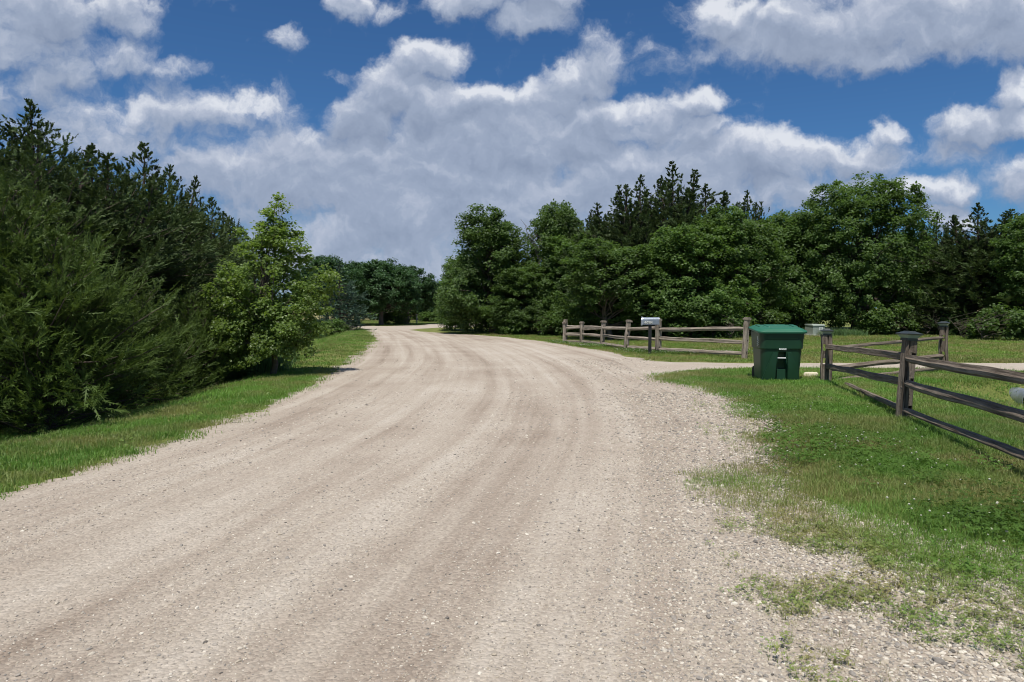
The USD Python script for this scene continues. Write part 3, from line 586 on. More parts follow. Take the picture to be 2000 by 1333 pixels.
def cedar(seed, H, R, nb, sprays, blades, blade_l, blade_w, mat_leaf, base=.0, power=.8, up=.55, lean=.0, skirt=1.0, spray_l=.34, bark="bark_cedar", tops=1, droop=0.0, layered=0.0, knee=.48):
    """A conifer: branches up the stem, along each branch feathery sprays, each spray an axis with narrow blades on both sides."""
    r = np.random.default_rng(seed)
    stems = [(0.0, 0.0, H)]
    for _ in range(tops - 1):
        a = r.uniform(0, 6.28); stems.append((R * .42 * math.cos(a), R * .42 * math.sin(a), H * r.uniform(.74, .95)))
    SB, SD, tr, bb = [], [], [], []
    for si, (ox, oy, Hs) in enumerate(stems):
        z0s = -.2 if si == 0 else H * .4
        path = crooked((0 if si == 0 else ox * .3, 0 if si == 0 else oy * .3, z0s), (ox + lean * r.normal(), oy + lean * r.normal(), Hs), r, 9, .012)
        tr.append(tube(path, .022 * H * (1 - np.linspace(0, .97, 9)) + .004, 7))
        n = nb if si == 0 else nb // 3
        f = (np.arange(n) + r.uniform(0, 1, n)) / n
        zz = (base + (1 - base) * (f if si == 0 else .45 + .55 * f)) * Hs
        if layered:
            zz = np.round(zz / layered) * layered + r.normal(0, .04, n)
        az = np.arange(n) * 2.39996 + r.uniform(-.5, .5, n)
        rel = np.clip(zz / Hs, 0, 1)
        Rr = R if si == 0 else R * .55
        ln = Rr * np.minimum(((1 - rel) / (1 - knee)), 1.0) ** power * (.72 + .28 * (1 - rel)) * np.where(r.uniform(0, 1, n) < .16, r.uniform(1.1, 1.45, n), r.uniform(.45, 1.1, n)) + .05
        ln = ln * np.where(rel < .08, .75, 1)
        thin_ = r.uniform(0, 1, n) < .16 * smoothstep(rel, .55, .8)
        for k in range(n):
            if thin_[k]:
                continue
            q = np.array([np.interp(zz[k], path[:, 2], path[:, 0]), np.interp(zz[k], path[:, 2], path[:, 1]), zz[k]])
            el = up * (.45 + 1.15 * rel[k]) + r.normal(0, .16)
            dh = np.array([math.cos(az[k]), math.sin(az[k]), 0])
            tt = np.linspace(0, 1, 5)
            bp = q + dh * (ln[k] * tt * math.cos(el))[:, None] + np.array([0, 0, 1.0]) * (ln[k] * (math.sin(el) * tt ** 1.25 - droop * tt * (1 - tt)))[:, None] + r.normal(0, .03 * ln[k], (5, 3)) * tt[:, None]
            if k % 2 == 0 or ln[k] > .8:
                bb.append(tube(bp, (.008 + .009 * ln[k]) * (1 - .85 * tt), 4, False))
            m = max(3, int(sprays * (ln[k] / R) ** .9 + 2))
            g_ = 4                                          # sprays stand in fans on small side branches
            mm = max(1 if rel[k] > .6 else 2, m // g_)
            u = 1 - r.uniform(0, 1, mm) ** 1.6 * .92
            u[0] = 1.0
            pos = np.stack([np.interp(u, tt, bp[:, c]) for c in range(3)], -1)
            ax = unit(np.gradient(bp, axis=0))[np.clip((u * 4).astype(int), 0, 4)]
            sub = unit(ax + r.normal(0, .55, (mm, 3)) * np.array([1, 1, .7]) + np.array([0, 0, .22]))
            step_ = (spray_l * .42 * (1 - .85 * rel[k]) * np.arange(g_))[None, :, None]
            SB.append((pos[:, None] + sub[:, None] * step_).reshape(-1, 3))
            SD.append(unit(sub[:, None] + r.normal(0, .24, (mm, g_, 3))).reshape(-1, 3))
        lz = np.linspace(.86, 1.0, 16) * Hs                  # the leading shoot
        SB.append(np.stack([np.interp(lz, path[:, 2], path[:, 0]), np.interp(lz, path[:, 2], path[:, 1]), lz], -1)); SD.append(unit(np.array([0, 0, 1.0]) + r.normal(0, .28, (16, 3))))
    B, D = np.vstack(SB), np.vstack(SD)
    n = len(B)
    L = spray_l * r.uniform(.55, 1.25, n) * (1 - .68 * smoothstep(B[:, 2] / H, .50, .98))
    S = unit(np.cross(D, unit(r.normal(size=(n, 3)) + np.array([0, 0, 1.3]))))
    W = np.cross(S, D)
    t = (np.arange(blades) + .6) / blades
    side = np.where(np.arange(blades) % 2 == 0, 1.0, -1.0)
    root = B[:, None] + D[:, None] * (L[:, None] * t[None])[..., None]
    ang = .62 + r.normal(0, .18, (n, blades))
    bd = D[:, None] * np.cos(ang)[..., None] + S[:, None] * (side * np.sin(ang))[..., None] + W[:, None] * r.normal(0, .28, (n, blades))[..., None]
    bl = blade_l * (1.15 - .75 * t)[None] * r.uniform(.7, 1.3, (n, blades)) * (1 - .55 * smoothstep(B[:, 2] / H, .5, .98))[:, None]
    sd = unit(np.cross(bd, W[:, None] + r.normal(0, .5, (n, blades, 3))))
    w = blade_w * r.uniform(.7, 1.3, (n, blades))[..., None]
    tip = root + bd * bl[..., None]
    mid_ = root + bd * (bl * .45)[..., None]
    v = np.stack([root, mid_ + sd * w / 2, tip, mid_ - sd * w / 2], 2).reshape(-1, 3)
    o = np.arange(n * blades)[:, None, None] * 4
    f = (o + np.array([[0, 1, 2], [0, 2, 3]])[None]).reshape(-1, 3)
    # each spray ends in its own leading blade
    a0, a1 = B, B + D * (L * 1.15)[:, None]
    am = (a0 + a1) / 2
    v2 = np.stack([a0, am + S * blade_w * .6, a1, am - S * blade_w * .6], 1).reshape(-1, 3)
    f2 = (np.arange(n)[:, None, None] * 4 + np.array([[0, 1, 2], [0, 2, 3]])[None]).reshape(-1, 3)
    crown = cat((v, f), (v2, f2))
    crown = (crown[0][:], crown[1])
    return tr, cat(*bb), crown, MATS[mat_leaf], MATS[bark]
def at(px, d):
    """Ground point d metres ahead, in the column px of the photograph."""
    x = (px - 1000) / FOCAL * d
    return (x, d, float(height(x, d)) - .03)

G_CED, G_GROVE, G_FAR = "dark cedars in the row left of the road", "trees in the grove right of the road", "trees beyond the bend"
# left: cedars
c1 = plant_tree("cedar_tree", "tallest dark cedar at upper left with two close spires", "cedar", cedar(21, 6.6, 2.6, 330, 30, 9, .12, .030, "cedar_dark", power=1.2, tops=4, lean=.12), at(85, 17.5), .3, group=G_CED)
c2 = plant_tree("cedar_tree", "dark cedar with a tall narrow top right of the tallest left cedar", "cedar", cedar(22, 6.4, 2.4, 300, 28, 9, .12, .030, "cedar_dark", power=1.2, tops=3, lean=.1), at(275, 20.0), 1.0, (1, 1, .97), group=G_CED)
copy_of(c2, "dark cedar at the left edge of the photo beside the tallest cedar", at(20, 17.0), 2.2, (1.0, 1.0, .93))
copy_of(c1, "broad dark cedar between the two tallest cedars on the left", at(185, 18.2), 4.0, (1.0, 1.0, .87))
copy_of(c1, "leaning topped dark cedar just left of the blue gap above the cottonwood", at(330, 22.5), 2.6, (.85, .85, .92))
copy_of(c2, "slim dark cedar between the leaning topped cedar and the cottonwood", at(412, 27.0), .4, (.95, .95, .90))
copy_of(c1, "low dark cedar behind the cottonwood's left side", at(365, 24.5), 5.2, (.9, .9, .75))
copy_of(c2, "small dark cedar spire touching the cottonwood's left edge", at(445, 30.0), 3.3, (.95, .95, .88))
copy_of(c2, "shaded dark cedar filling in behind the front cedars", at(230, 16.0), 5.6, (1.1, 1.1, .78))
copy_of(c1, "shaded dark cedar behind the light green cedar at far left", at(70, 14.5), 3.0, (1.0, 1.0, .78))
copy_of(c2, "dark cedar in the shade right behind the small cedar bush", at(345, 18.5), 1.9, (1.0, 1.0, .66))
NC = cedar(31, 3.3, 1.75, 230, 30, 12, .105, .017, "cedar_light", knee=.15, power=.5, up=.55, lean=.12, skirt=1.0, spray_l=.36, tops=3, droop=.12)
nc = plant_tree("cedar_tree", "light yellow green cedar nearest the road at left", "cedar", NC, at(95, 9.9), .5, (.88, .88, .84), group="light green cedars left of the road")
copy_of(nc, "light green cedar cut by the left edge of the photo", at(-70, 9.6), 2.4, (.9, .9, 1.08))
copy_of(nc, "light green cedar set back between the nearest cedar and the dark row", at(40, 11.8), 4.1, (1.0, 1.0, 1.04))
copy_of(nc, "small light green cedar bush left of the cottonwood", at(375, 15.2), 1.4, (.62, .62, .62))
copy_of(nc, "light green cedar behind the nearest one on its right", at(235, 12.2), 3.5, (.75, .75, .72))
# cottonwood
pop = plant_tree("cottonwood_tree", "young bright green cottonwood with a two pronged top", "tree",
                 broadleaf(41, [(0, 0, 2.0, 1.02, 1.0, 1.25), (.25, 0, 3.0, .68, .68, .85), (-.45, .1, 2.95, .45, .45, .85), (.18, 0, 3.85, .30, .30, .60), (.2, 0, 3.45, .45, .45, .5), (0, -.5, .65, .75, .5, .45), (-.5, -.3, .6, .5, .5, .4), (-.6, 0, 1.3, .75, .8, .7), (.75, -.1, 1.5, .8, .8, .8), (1.0, .2, 2.1, .5, .5, .6), (.75, 0, 2.9, .35, .35, .4), (-.7, -.2, .95, .6, .6, .5), (.5, -.3, .95, .8, .7, .5), (-.9, 0, 2.1, .5, .6, .6)],
                           .6, .085, 400, 80, .066, "poplar_leaf", .20, low=.15, shell=.4, wide=.46), at(525, 15.4), 0.0, (1, 1, .95))
# beyond the bend
sp = plant_tree("spruce_tree", "blue grey spruce behind the cottonwood's right side", "spruce", cedar(51, 5.2, 2.1, 200, 20, 7, .13, .05, "spruce_blue", knee=.1, power=.9, up=.05, spray_l=.4, droop=.15, layered=.35), at(664, 46.0), 0, (1.0, 1.0, .88))
ELM = broadleaf(61, [(0, 0, 4.0, 2.6, 2.4, 1.6), (-1.2, .4, 3.5, 1.8, 1.7, 1.2), (1.3, -.3, 3.5, 1.8, 1.7, 1.3), (.2, 0, 4.9, 1.6, 1.5, .9), (-1.8, 0, 2.4, 1.5, 1.5, 1.1), (1.9, 0, 2.4, 1.5, 1.5, 1.1), (0, -1, 2.3, 1.8, 1.5, 1.0)], 1.2, .22, 420, 80, .15, "elm_leaf", .42, low=1.0, shell=.4)
e1 = plant_tree("elm_tree", "round dark elm with a bare trunk beyond the bend", "elm", ELM, at(745, 59.0), .2, (1.12, 1.12, 1.0), group=G_FAR)
copy_of(e1, "dark elm left of the round one, behind the spruce", at(700, 60.5), 2.0, (.95, .95, .98))
copy_of(e1, "lower dark elm right of the round one beyond the bend", at(795, 63.0), 3.5, (1.1, 1.1, .95))
copy_of(e1, "small far elm at the gap where the road vanishes", at(835, 76.0), 5.0, (.8, .8, .75))
copy_of(e1, "tall elm rising behind the spruce and the cottonwood", at(640, 55.0), 1.0, (1.05, 1.05, 1.0))
copy_of(e1, "far elm across the field behind the gap in the trees", at(862, 105.0), 4.0, (1.3, 1.3, .95))
copy_of(e1, "distant elm in the gap behind the pale marker post", at(818, 120.0), .7, (1.3, 1.3, .9))
copy_of(e1, "distant elm left of the gap, low behind the trunks", at(770, 118.0), 2.7, (1.6, 1.6, .8))
copy_of(e1, "distant elm seen under the crown of the round elm", at(728, 125.0), 1.7, (1.6, 1.6, .7))
SHRUB = broadleaf(71, [(0, 0, .55, .8, .75, .5), (.5, .1, .4, .5, .5, .35), (-.5, 0, .45, .5, .5, .4)], .1, .03, 90, 60, .085, "maple_leaf", .2, low=.05, stems=3)
s1 = plant_tree("shrub", "grey green shrub at the far roadside beneath the elms", "shrub", SHRUB, at(768, 61.0), 0, (1.3, 1.3, 1.25), group="shrubs at the far roadside")
copy_of(s1, "second grey green shrub at the far roadside, nearer the marker post", at(786, 62.0), 1.5, (1.0, 1.0, 1.0))
copy_of(s1, "dark shrub beside the small far trees right of the marker post", at(838, 74.0), 2.2, (1.6, 1.6, 1.3))
for q_, (px, d, s_) in enumerate(((700, 84, 3.0), (752, 88, 3.2), (800, 86, 3.0), (846, 92, 3.4), (880, 98, 3.6))):
    copy_of(s1, ["dark far hedge bush seen under the left elm", "dark far hedge bush seen between the elm trunks", "dark far hedge bush left of the marker post", "dark far hedge bush at the gap where the road vanishes", "dark far hedge bush beside the grove's left end"][q_], at(px, d), q_ * 1.3, (s_ * 1.3, s_, s_ * .8), group="bushes of the far hedge")
copy_of(s1, "low shrub under the blue spruce at the end of the bank", at(652, 43.0), .4, (1.2, 1.2, 1.0))

# right: grove
BIG = broadleaf(81, [(0, 0, 4.6, 3.6, 3.2, 3.0), (-1.6, -.6, 5.6, 2.0, 1.9, 1.7), (1.3, -.3, 5.9, 2.2, 2.0, 1.8), (0, 0, 6.5, 2.3, 2.1, 1.45), (-3.3, -.4, 3.4, 1.8, 1.6, 2.1), (-2.6, -.2, 5.2, 1.6, 1.5, 1.3), (-2.4, -1.4, 1.5, 1.6, 1.4, 1.2), (2.4, -1.4, 1.5, 1.6, 1.4, 1.2), (3.1, -.6, 3.0, 1.7, 1.7, 1.9), (1.2, -1.8, 2.4, 2.2, 1.5, 1.6), (-1.3, -1.9, 2.3, 2.0, 1.4, 1.5)], 1.2, .24, 900, 85, .12, "maple_leaf", .38, low=.25, shell=.35)
b1 = plant_tree("maple_tree", "biggest round topped green maple behind the cart and corner post", "maple", BIG, at(1668, 36.4), .0, (1.07, 1.07, 1.06), group=G_GROVE)
MEDT = broadleaf(82, [(0, 0, 3.6, 2.3, 2.1, 2.4), (-.9, -.4, 4.9, 1.3, 1.3, 1.3), (.8, .2, 5.3, 1.3, 1.3, 1.3), (-1.7, -.5, 2.2, 1.4, 1.3, 1.4), (1.6, -.5, 2.0, 1.4, 1.3, 1.4), (0, -1.3, 1.7, 1.6, 1.2, 1.2), (-1.2, -.9, .9, 1.3, 1.1, .9), (1.1, -.9, .9, 1.3, 1.1, .9)], .9, .16, 640, 85, .12, "maple_leaf", .36, low=.15, shell=.38)
m1 = plant_tree("maple_tree", "green maple in front of the tallest cedars, right of the mailbox", "maple", MEDT, at(1350, 32.0), .3, (1.05, 1.05, .84), group=G_GROVE)
copy_of(m1, "bright low maple behind the far fence between mailbox and first posts", at(1195, 31.5), 2.5, (1.0, 1.0, .72))
copy_of(m1, "dark green tree at the left end of the grove overhanging the road", at(960, 40.3), 4.1, (1.15, 1.15, 1.12))
copy_of(m1, "lower tree of the grove nearest the far bend", at(910, 45.5), 5.0, (.85, .85, .80))
copy_of(m1, "tree with a ragged top beside the bare twigs", at(1085, 40.5), 1.2, (1.0, 1.0, 1.20))
copy_of(m1, "mid height maple between the tallest cedars and the biggest maple", at(1440, 33.5), 3.4, (1.05, 1.05, .95))
copy_of(m1, "maple whose crown fills the dip left of the biggest maple", at(1530, 37.4), .9, (1.15, 1.15, 1.02))
copy_of(m1, "yellow green leaved tree at the right edge of the photo", at(2035, 30.0), 2.0, (.85, .85, .84))
copy_of(m1, "shaded tree beneath the ragged topped one", at(1030, 38.6), .1, (.85, .85, .62))
copy_of(b1, "dark wide tree standing far behind the right hand fence post", at(1880, 41.0), 2.4, (.9, .9, .66))
g1 = plant_tree("cedar_tree", "tallest cedar of the grove with a jagged dark top", "cedar", cedar(91, 8.6, 2.9, 330, 26, 8, .16, .042, "cedar_dark", power=1.2, tops=5, lean=.12), at(1312, 35.5), 0, (1.2, 1.2, 1.02), group=G_GROVE)
copy_of(g1, "slender cedar just left of the tallest cedar of the grove", at(1245, 35.5), 2.0, (1.05, 1.05, .95))
copy_of(g1, "cedar spire at the left shoulder of the cedar clump", at(1205, 37.0), 4.2, (1.0, 1.0, .88))
copy_of(g1, "dark cedar filling the right shoulder of the cedar clump", at(1375, 36.0), 3.7, (1.1, 1.1, .90))
copy_of(g1, "smaller cedar top left of the cedar clump", at(1152, 39.5), 3.0, (.8, .8, .82))
copy_of(g1, "dark cedar poking up between the maples", at(1458, 37.0), 5.1, (.75, .75, .88))
copy_of(g1, "thin cedar spire right of the biggest maple", at(1822, 38.0), 1.1, (.65, .65, .76))
copy_of(g1, "pointed cedar near the right edge of the grove", at(1902, 33.5), .4, (1.0, 1.0, .74))
copy_of(g1, "dark flat topped cedar at the right edge of the photo", at(1965, 33.0), 2.9, (1.2, 1.2, .70))
copy_of(g1, "dark cedar inside the grove behind the ragged topped tree", at(985, 42.0), 1.6, (.9, .9, .78))
copy_of(b1, "dark tree mass behind the biggest maple on its left", at(1575, 42.0), 3.3, (1.0, 1.0, .86))
copy_of(b1, "dark tree mass behind the biggest maple on its right", at(1740, 43.0), 5.3, (1.0, 1.0, .80))
copy_of(m1, "dark tree behind the far fence between the cedar clump and the ragged topped tree", at(1140, 38.5), 5.6, (1.1, 1.1, .92))
for (px, d, rz, s, lb) in ((1745, 33.6, 0, 1.6, "leafy shrub in the shade beneath the biggest maple"), (1705, 34.0, 1.2, 1.2, "dark shrub left of the leafy one beneath the biggest maple"), (1085, 36.5, 2.0, 1.4, "shrub at the grove's foot left of the far fence"), (1480, 32.5, 3.0, 1.5, "shrub right behind the green cart"),
                           (1860, 33.5, 4.0, 1.5, "dark shrub behind the right hand fence post"), (1405, 31.0, 5.0, 1.4, "shrub behind the last bay of the far fence"), (1280, 31.5, .6, 1.7, "shrub in the shade right behind the mailbox"), (1000, 38.5, 1.9, 1.6, "shrub at the left foot of the grove"), (1960, 28.5, 2.6, 1.5, "shrub beneath the yellow green tree at the right edge"), (1540, 36.0, 3.9, 1.6, "shrub just left of the utility box")):
    copy_of(s1, lb, at(px, d), rz, (s, s, s * .95), group="shrubs along the grove's foot")
# bare dead branches standing out of the grove
r_ = np.random.default_rng(95)
dead = []
for k in range(16):
    a = r_.uniform(0, 6.28); z0 = r_.uniform(2.2, 5.0)
    e = np.array([math.cos(a) * r_.uniform(.5, 1.1), math.sin(a) * .6, z0 + r_.uniform(.8, 1.9)])
    p_ = crooked((0, 0, z0), e, r_, 6, .05); dead.append(tube(p_, .035 * (1 - np.linspace(0, .85, 6)), 5))
    for _ in range(4):
        j = r_.integers(2, 5); q_ = p_[j] + np.array([r_.normal(0, .25), r_.normal(0, .2), r_.uniform(.2, .6)]); dead.append(tube(crooked(p_[j], q_, r_, 4, .06), .014 * (1 - np.linspace(0, .8, 4)), 4))
dt = thing("dead_tree", "bare grey dead branches showing between two trees of the grove", "dead tree", at(1050, 40.2), 0, (1.15, 1.15, 1.06))
part(dt, "trunk", tube(crooked((0, 0, -.2), (.1, 0, 5.9), r_, 8, .02), .10 * (1 - np.linspace(0, .9, 8)), 7), MATS["bark_dead"], smooth=True)
part(dt, "branches", cat(*dead), MATS["bark_dead"], smooth=True)

# ------------------------------------------------------------------ split rail fences
def frame_to(p0, p1):
    p0, p1 = np.asarray(p0, float), np.asarray(p1, float)
    x = unit(p1 - p0); y = unit(np.cross([0, 0, 1], x)); z = np.cross(x, y)
    return Gf.Matrix4d(*x, 0, *y, 0, *z, 0, *p0, 1), float(np.linalg.norm(p1 - p0))
def rail_mesh(L, seed, w=.085, h=.115):
    """A split log: an uneven wedge section that wanders along its length and is hewn thinner at both ends."""
    r = np.random.default_rng(seed)
    k = 8; th = np.arange(k) / k * 6.283 + r.normal(0, .12, k)
    sec = np.stack([np.cos(th) * w / 2 * r.uniform(.78, 1.1, k), np.sin(th) * h / 2 * r.uniform(.8, 1.1, k)], -1)
    j = r.integers(0, k); sec[j] *= .55                     # the split's groove
    n = max(14, int(L / .09)); x = np.linspace(0, L, n)
    s = .62 + .38 * smoothstep(np.minimum(x, L - x), 0, .22)
    s = s * (1 + .22 * (n2(x, x * 0, 1.6, seed) - .5))
    cy = .05 * (n2(x, x * 0, .7, seed + 1) - .5); cz = .05 * (n2(x, x * 0, .8, seed + 2) - .5)
    tw = .5 * (n2(x, x * 0, .35, seed + 3) - .5)
    v = []
    for q in range(n):
        c, sn = math.cos(tw[q]), math.sin(tw[q])
        p = sec * s[q] * (1 + .10 * (meshkit.noise(np.stack([np.full(k, x[q] * 3), np.arange(k) * 1.7, np.full(k, seed)], -1), seed)[:, None] - .5))
        v.append(np.stack([np.full(k, x[q]), cy[q] + p[:, 0] * c - p[:, 1] * sn, cz[q] + p[:, 0] * sn + p[:, 1] * c], -1))
    v = np.vstack(v); i = np.arange(n - 1)[:, None] * k; jj = np.arange(k)[None]
    a, b, c_, d = i + jj, i + (jj + 1) % k, i + k + (jj + 1) % k, i + k + jj
    f = np.concatenate([np.stack([a, b, c_], -1).reshape(-1, 3), np.stack([a, c_, d], -1).reshape(-1, 3)])
    e0, e1 = len(v), len(v) + 1
    v = np.vstack([v, v[:k].mean(0), v[-k:].mean(0)])
    f = np.vstack([f, [[e0, (q + 1) % k, q] for q in range(k)], [[e1, (n - 1) * k + q, (n - 1) * k + (q + 1) % k] for q in range(k)]])
    return trimesh.Trimesh(v, f, process=False)
def post_mesh(H, seed, slots, sec=(.165, .13), lean_groove=.5):
    """Local x runs up the post, so that the wood's grain does too. slots: (height, 'y' or 'z' direction the mortise goes through, offset)."""
    r = np.random.default_rng(seed)
    a, b = sec[0] / 2, sec[1] / 2
    g = r.uniform(.2, .5) * a * (1 if seed % 2 else -1)
    pts = [(-a, -b * .75), (-a * .75, -b), (g - .018, -b * .97), (g, -b * .55), (g + .018, -b * .98), (a * .72, -b), (a, -b * .7), (a, b * .7), (a * .75, b), (-a * .7, b), (-a, b * .72)]
    m = m3.CrossSection([pts]).extrude(H + .3, 16, 0, (.93, .93)).translate((0, 0, -.3))     # section in xy, up z
    for (z, way, off) in slots:
        s = m3.Manifold.cube((.062, .5, .135), True) if way == "y" else m3.Manifold.cube((.5, .062, .135), True)
        m = m - s.translate((off, 0, z) if way == "y" else (0, off, z))
    m = m.refine_to_length(.055)
    v, f = tri(m)
    nz = meshkit.fbm(np.stack([v[:, 0] * 14, v[:, 1] * 14, v[:, 2] * 2.2], -1), 3, seed) - .5
    rad = unit(v * [1, 1, 0])
    v = v + rad * (nz * .036)[:, None]
    v[:, :2] += ((meshkit.noise(np.stack([v[:, 2] * 1.7, v[:, 2] * 0 + seed, v[:, 2] * 0], -1), seed) - .5) * .05)[:, None] * [1, .6]
    v[:, 2] += np.where(v[:, 2] > H - .03, (meshkit.noise(v * 16, seed) - .5) * .025, 0)
    v = v[:, [2, 0, 1]]                                     # up becomes local x
    return v, f
def post_matrix(loc, yaw, lx=0.0, ly=0.0):
    """Local x -> up (leaning by lx, ly), local y -> across, local z -> along."""
    up = unit(np.array([lx, ly, 1.0])); ac = np.array([math.cos(yaw), math.sin(yaw), 0]); ac = unit(ac - up * (ac @ up)); al = np.cross(up, ac)
    return Gf.Matrix4d(*up, 0, *ac, 0, *al, 0, *[float(q) for q in loc], 1)
def flat_cap(H, s=.19):
    v, f = box(H + .025, 0, 0, .05, s, s * .9)
    v2, f2 = box(H + .064, 0, 0, .026, s * .72, s * .66)
    return cat((v, f), (v2, f2))
def lamp_cap(H, s=.235):
    """Solar post light: neck, flared lens, low pyramid roof with a rim; local x is up."""
    def loft(levels):
        vs, fs = [], []
        for k, (x, q) in enumerate(levels):
            vs.append([[x, -q, -q], [x, q, -q], [x, q, q], [x, -q, q]])
            if k:
                o = (k - 1) * 4
                for e in range(4):
                    fs += [[o + e, o + (e + 1) % 4, o + 4 + (e + 1) % 4], [o + e, o + 4 + (e + 1) % 4, o + 4 + e]]
        o = (len(levels) - 1) * 4
        fs += [[o, o + 1, o + 2], [o, o + 2, o + 3], [0, 2, 1], [0, 3, 2]]
        return np.vstack(vs).astype(float), np.array(fs)
    q = s / 2
    return loft([(H - .01, q * .62), (H + .022, q * .62)]), loft([(H + .0225, q * .58), (H + .068, q * .9)]), loft([(H + .0685, q * .97), (H + .084, q), (H + .112, q * .45), (H + .118, q * .42)])
def build_fence(label, group, posts, bays, pale):
    f = thing("split_rail_fence", label, "fence")
    wm = MATS["weathered_rail_pale" if pale else "weathered_rail"]
    for (loc, yaw, H, seed, slots, cap, lx, ly, sec) in posts:
        p = part(f, "post", post_mesh(H, seed, slots, sec), wm, xf=post_matrix(loc, yaw, lx, ly))
        if cap == "lamp":
            n_, l_, r2 = lamp_cap(H)
            lamp = part(p, "solar_light", r2, MATS["cap_black"])
            part(p, "lens", l_, MATS["cap_lens"]); part(p, "collar", n_, MATS["cap_black"])
        elif cap == "flat":
            part(p, "cap", flat_cap(H), wm if pale else MATS["cap_black"])
    for k, (p0, p1, w, h) in enumerate(bays):
        mtx, L = frame_to(p0, p1)
        part(f, "rail", rail_mesh(L, 700 + k * 7 + len(label), w, h), wm, smooth=24, xf=mtx)
    return f
def pz(px, py, d):
    """Height above zero of pixel row py, d metres ahead."""
    return CAM_H - (py - 602.0) / FOCAL * d
# near fence: corner post by the cart, a post nearer, one out of the frame, and a post beside the drive
Pc, Pn, Pd = ground(1613, 746), ground(1764, 820), ground(1843, 727)
dirn = unit(np.array([Pn[0] - Pc[0], Pn[1] - Pc[1]])); Lb = np.hypot(Pn[0] - Pc[0], Pn[1] - Pc[1])
Po = on(Pn[0] + dirn[0] * Lb, Pn[1] + dirn[1] * Lb)
yn = math.atan2(dirn[1], dirn[0]) + math.pi / 2
Hc, Hn, Hd, Ho = pz(0, 654, Pc[1]) - Pc[2], pz(0, 664, Pn[1]) - Pn[2], pz(0, 638, Pd[1]) - Pd[2], 1.12
def rz(P, z):
    return np.array([P[0], P[1], P[2] + z])
def ray_z(P, py):
    return np.array([P[0], P[1], pz(0, py, P[1])])
fr = [
    (ray_z(Pc, 677), ray_z(Pn, 697), .095, .125), (ray_z(Pc, 716), ray_z(Pn, 748), .09, .115), (np.array([Pc[0] + .1, Pc[1] - .6, .03]), ray_z(Pn, 800), .09, .10),
    (ray_z(Pn, 699), rz(Po, .90), .075, .11), (ray_z(Pn, 749), rz(Po, .55), .08, .12), (ray_z(Pn, 800), rz(Po, .24), .08, .10),
    (ray_z(Pc, 681), ray_z(Pd, 660), .085, .095), (ray_z(Pc, 722), ray_z(Pd, 696), .085, .115), (np.array([Pc[0] + .3, Pc[1] + .2, Pc[2] + .02]), rz(Pd, .10), .08, .085)]
build_fence("dark weathered split rail fence with lantern topped posts right of the cart", None, [
    (Pc, yn - .1, Hc, 801, [(Hc - .26, "y", -.05), (.42, "y", -.05), (Hc - .26, "z", .02), (.40, "z", .02)], "lamp", .0, 0, (.22, .16)),
    (Pn, yn + .35, Hn, 804, [(Hn - .24, "y", .035), (.5, "y", .035), (.13, "y", .035)], "lamp", .045, 0, (.17, .15)),
    (Po, yn, Ho, 805, [(.78, "y", .0), (.42, "y", .0)], "lamp", .0, 0, (.17, .14)),
    (Pd, yn - .5, Hd, 807, [(Hd - .27, "y", .0), (.42, "y", .0)], "lamp", -.03, 0, (.18, .15))], fr, False)
# far fence, beyond the drive
Q = [ground(1454, 701), ground(1285, 690.3), ground(1223, 685), ground(1176, 677), ground(1136, 672), ground(1103, 671)]
tops = [625, 627, 629, 630, 632, 632]
dd = [Q[0]] + Q[1:]
Qb = (Q[5][0] + .15, Q[5][1] + 1.6, float(height(Q[5][0] + .15, Q[5][1] + 1.6)))
far_posts, far_rails = [], []
for k, q in enumerate(Q):
    nb_ = Q[k + 1] if k + 1 < len(Q) else Q[k - 1]
    yw = math.atan2(nb_[1] - q[1], nb_[0] - q[0]) + math.pi / 2
    H = pz(0, tops[k], q[1]) - q[2]
    far_posts.append((q, yw, H, 820 + k, [(H - .28, "y", .01), (.5, "y", .01), (.15, "y", .01)], "flat", (.05, .0, .09, .05, .01, 0)[k], 0, (.165, .14) if k != 1 else (.20, .16)))
far_posts.append((Qb, yw, .98, 829, [(.7, "y", 0), (.42, "y", 0)], None, 0, 0, (.18, .15)))
for k in range(len(Q) - 1):
    a, b = Q[k], Q[k + 1]
    Ha, Hb = far_posts[k][2], far_posts[k + 1][2]
    for (fa, wob) in ((.76, .02), (.44, -.02), (.12, .0)):
        far_rails.append((rz(a, Ha * fa + wob), rz(b, Hb * fa - wob), .085, .12))
# a second line of rails runs back behind the first bays
for (fa) in (.72, .40):
    far_rails.append((rz(Qb, .98 * fa), np.array([Q[2][0] + .3, Q[2][1] + 1.5, Q[2][2] + fa * 1.05]), .08, .10))
build_fence("paler grey split rail fence with six posts beyond the drive", None, far_posts, far_rails, True)

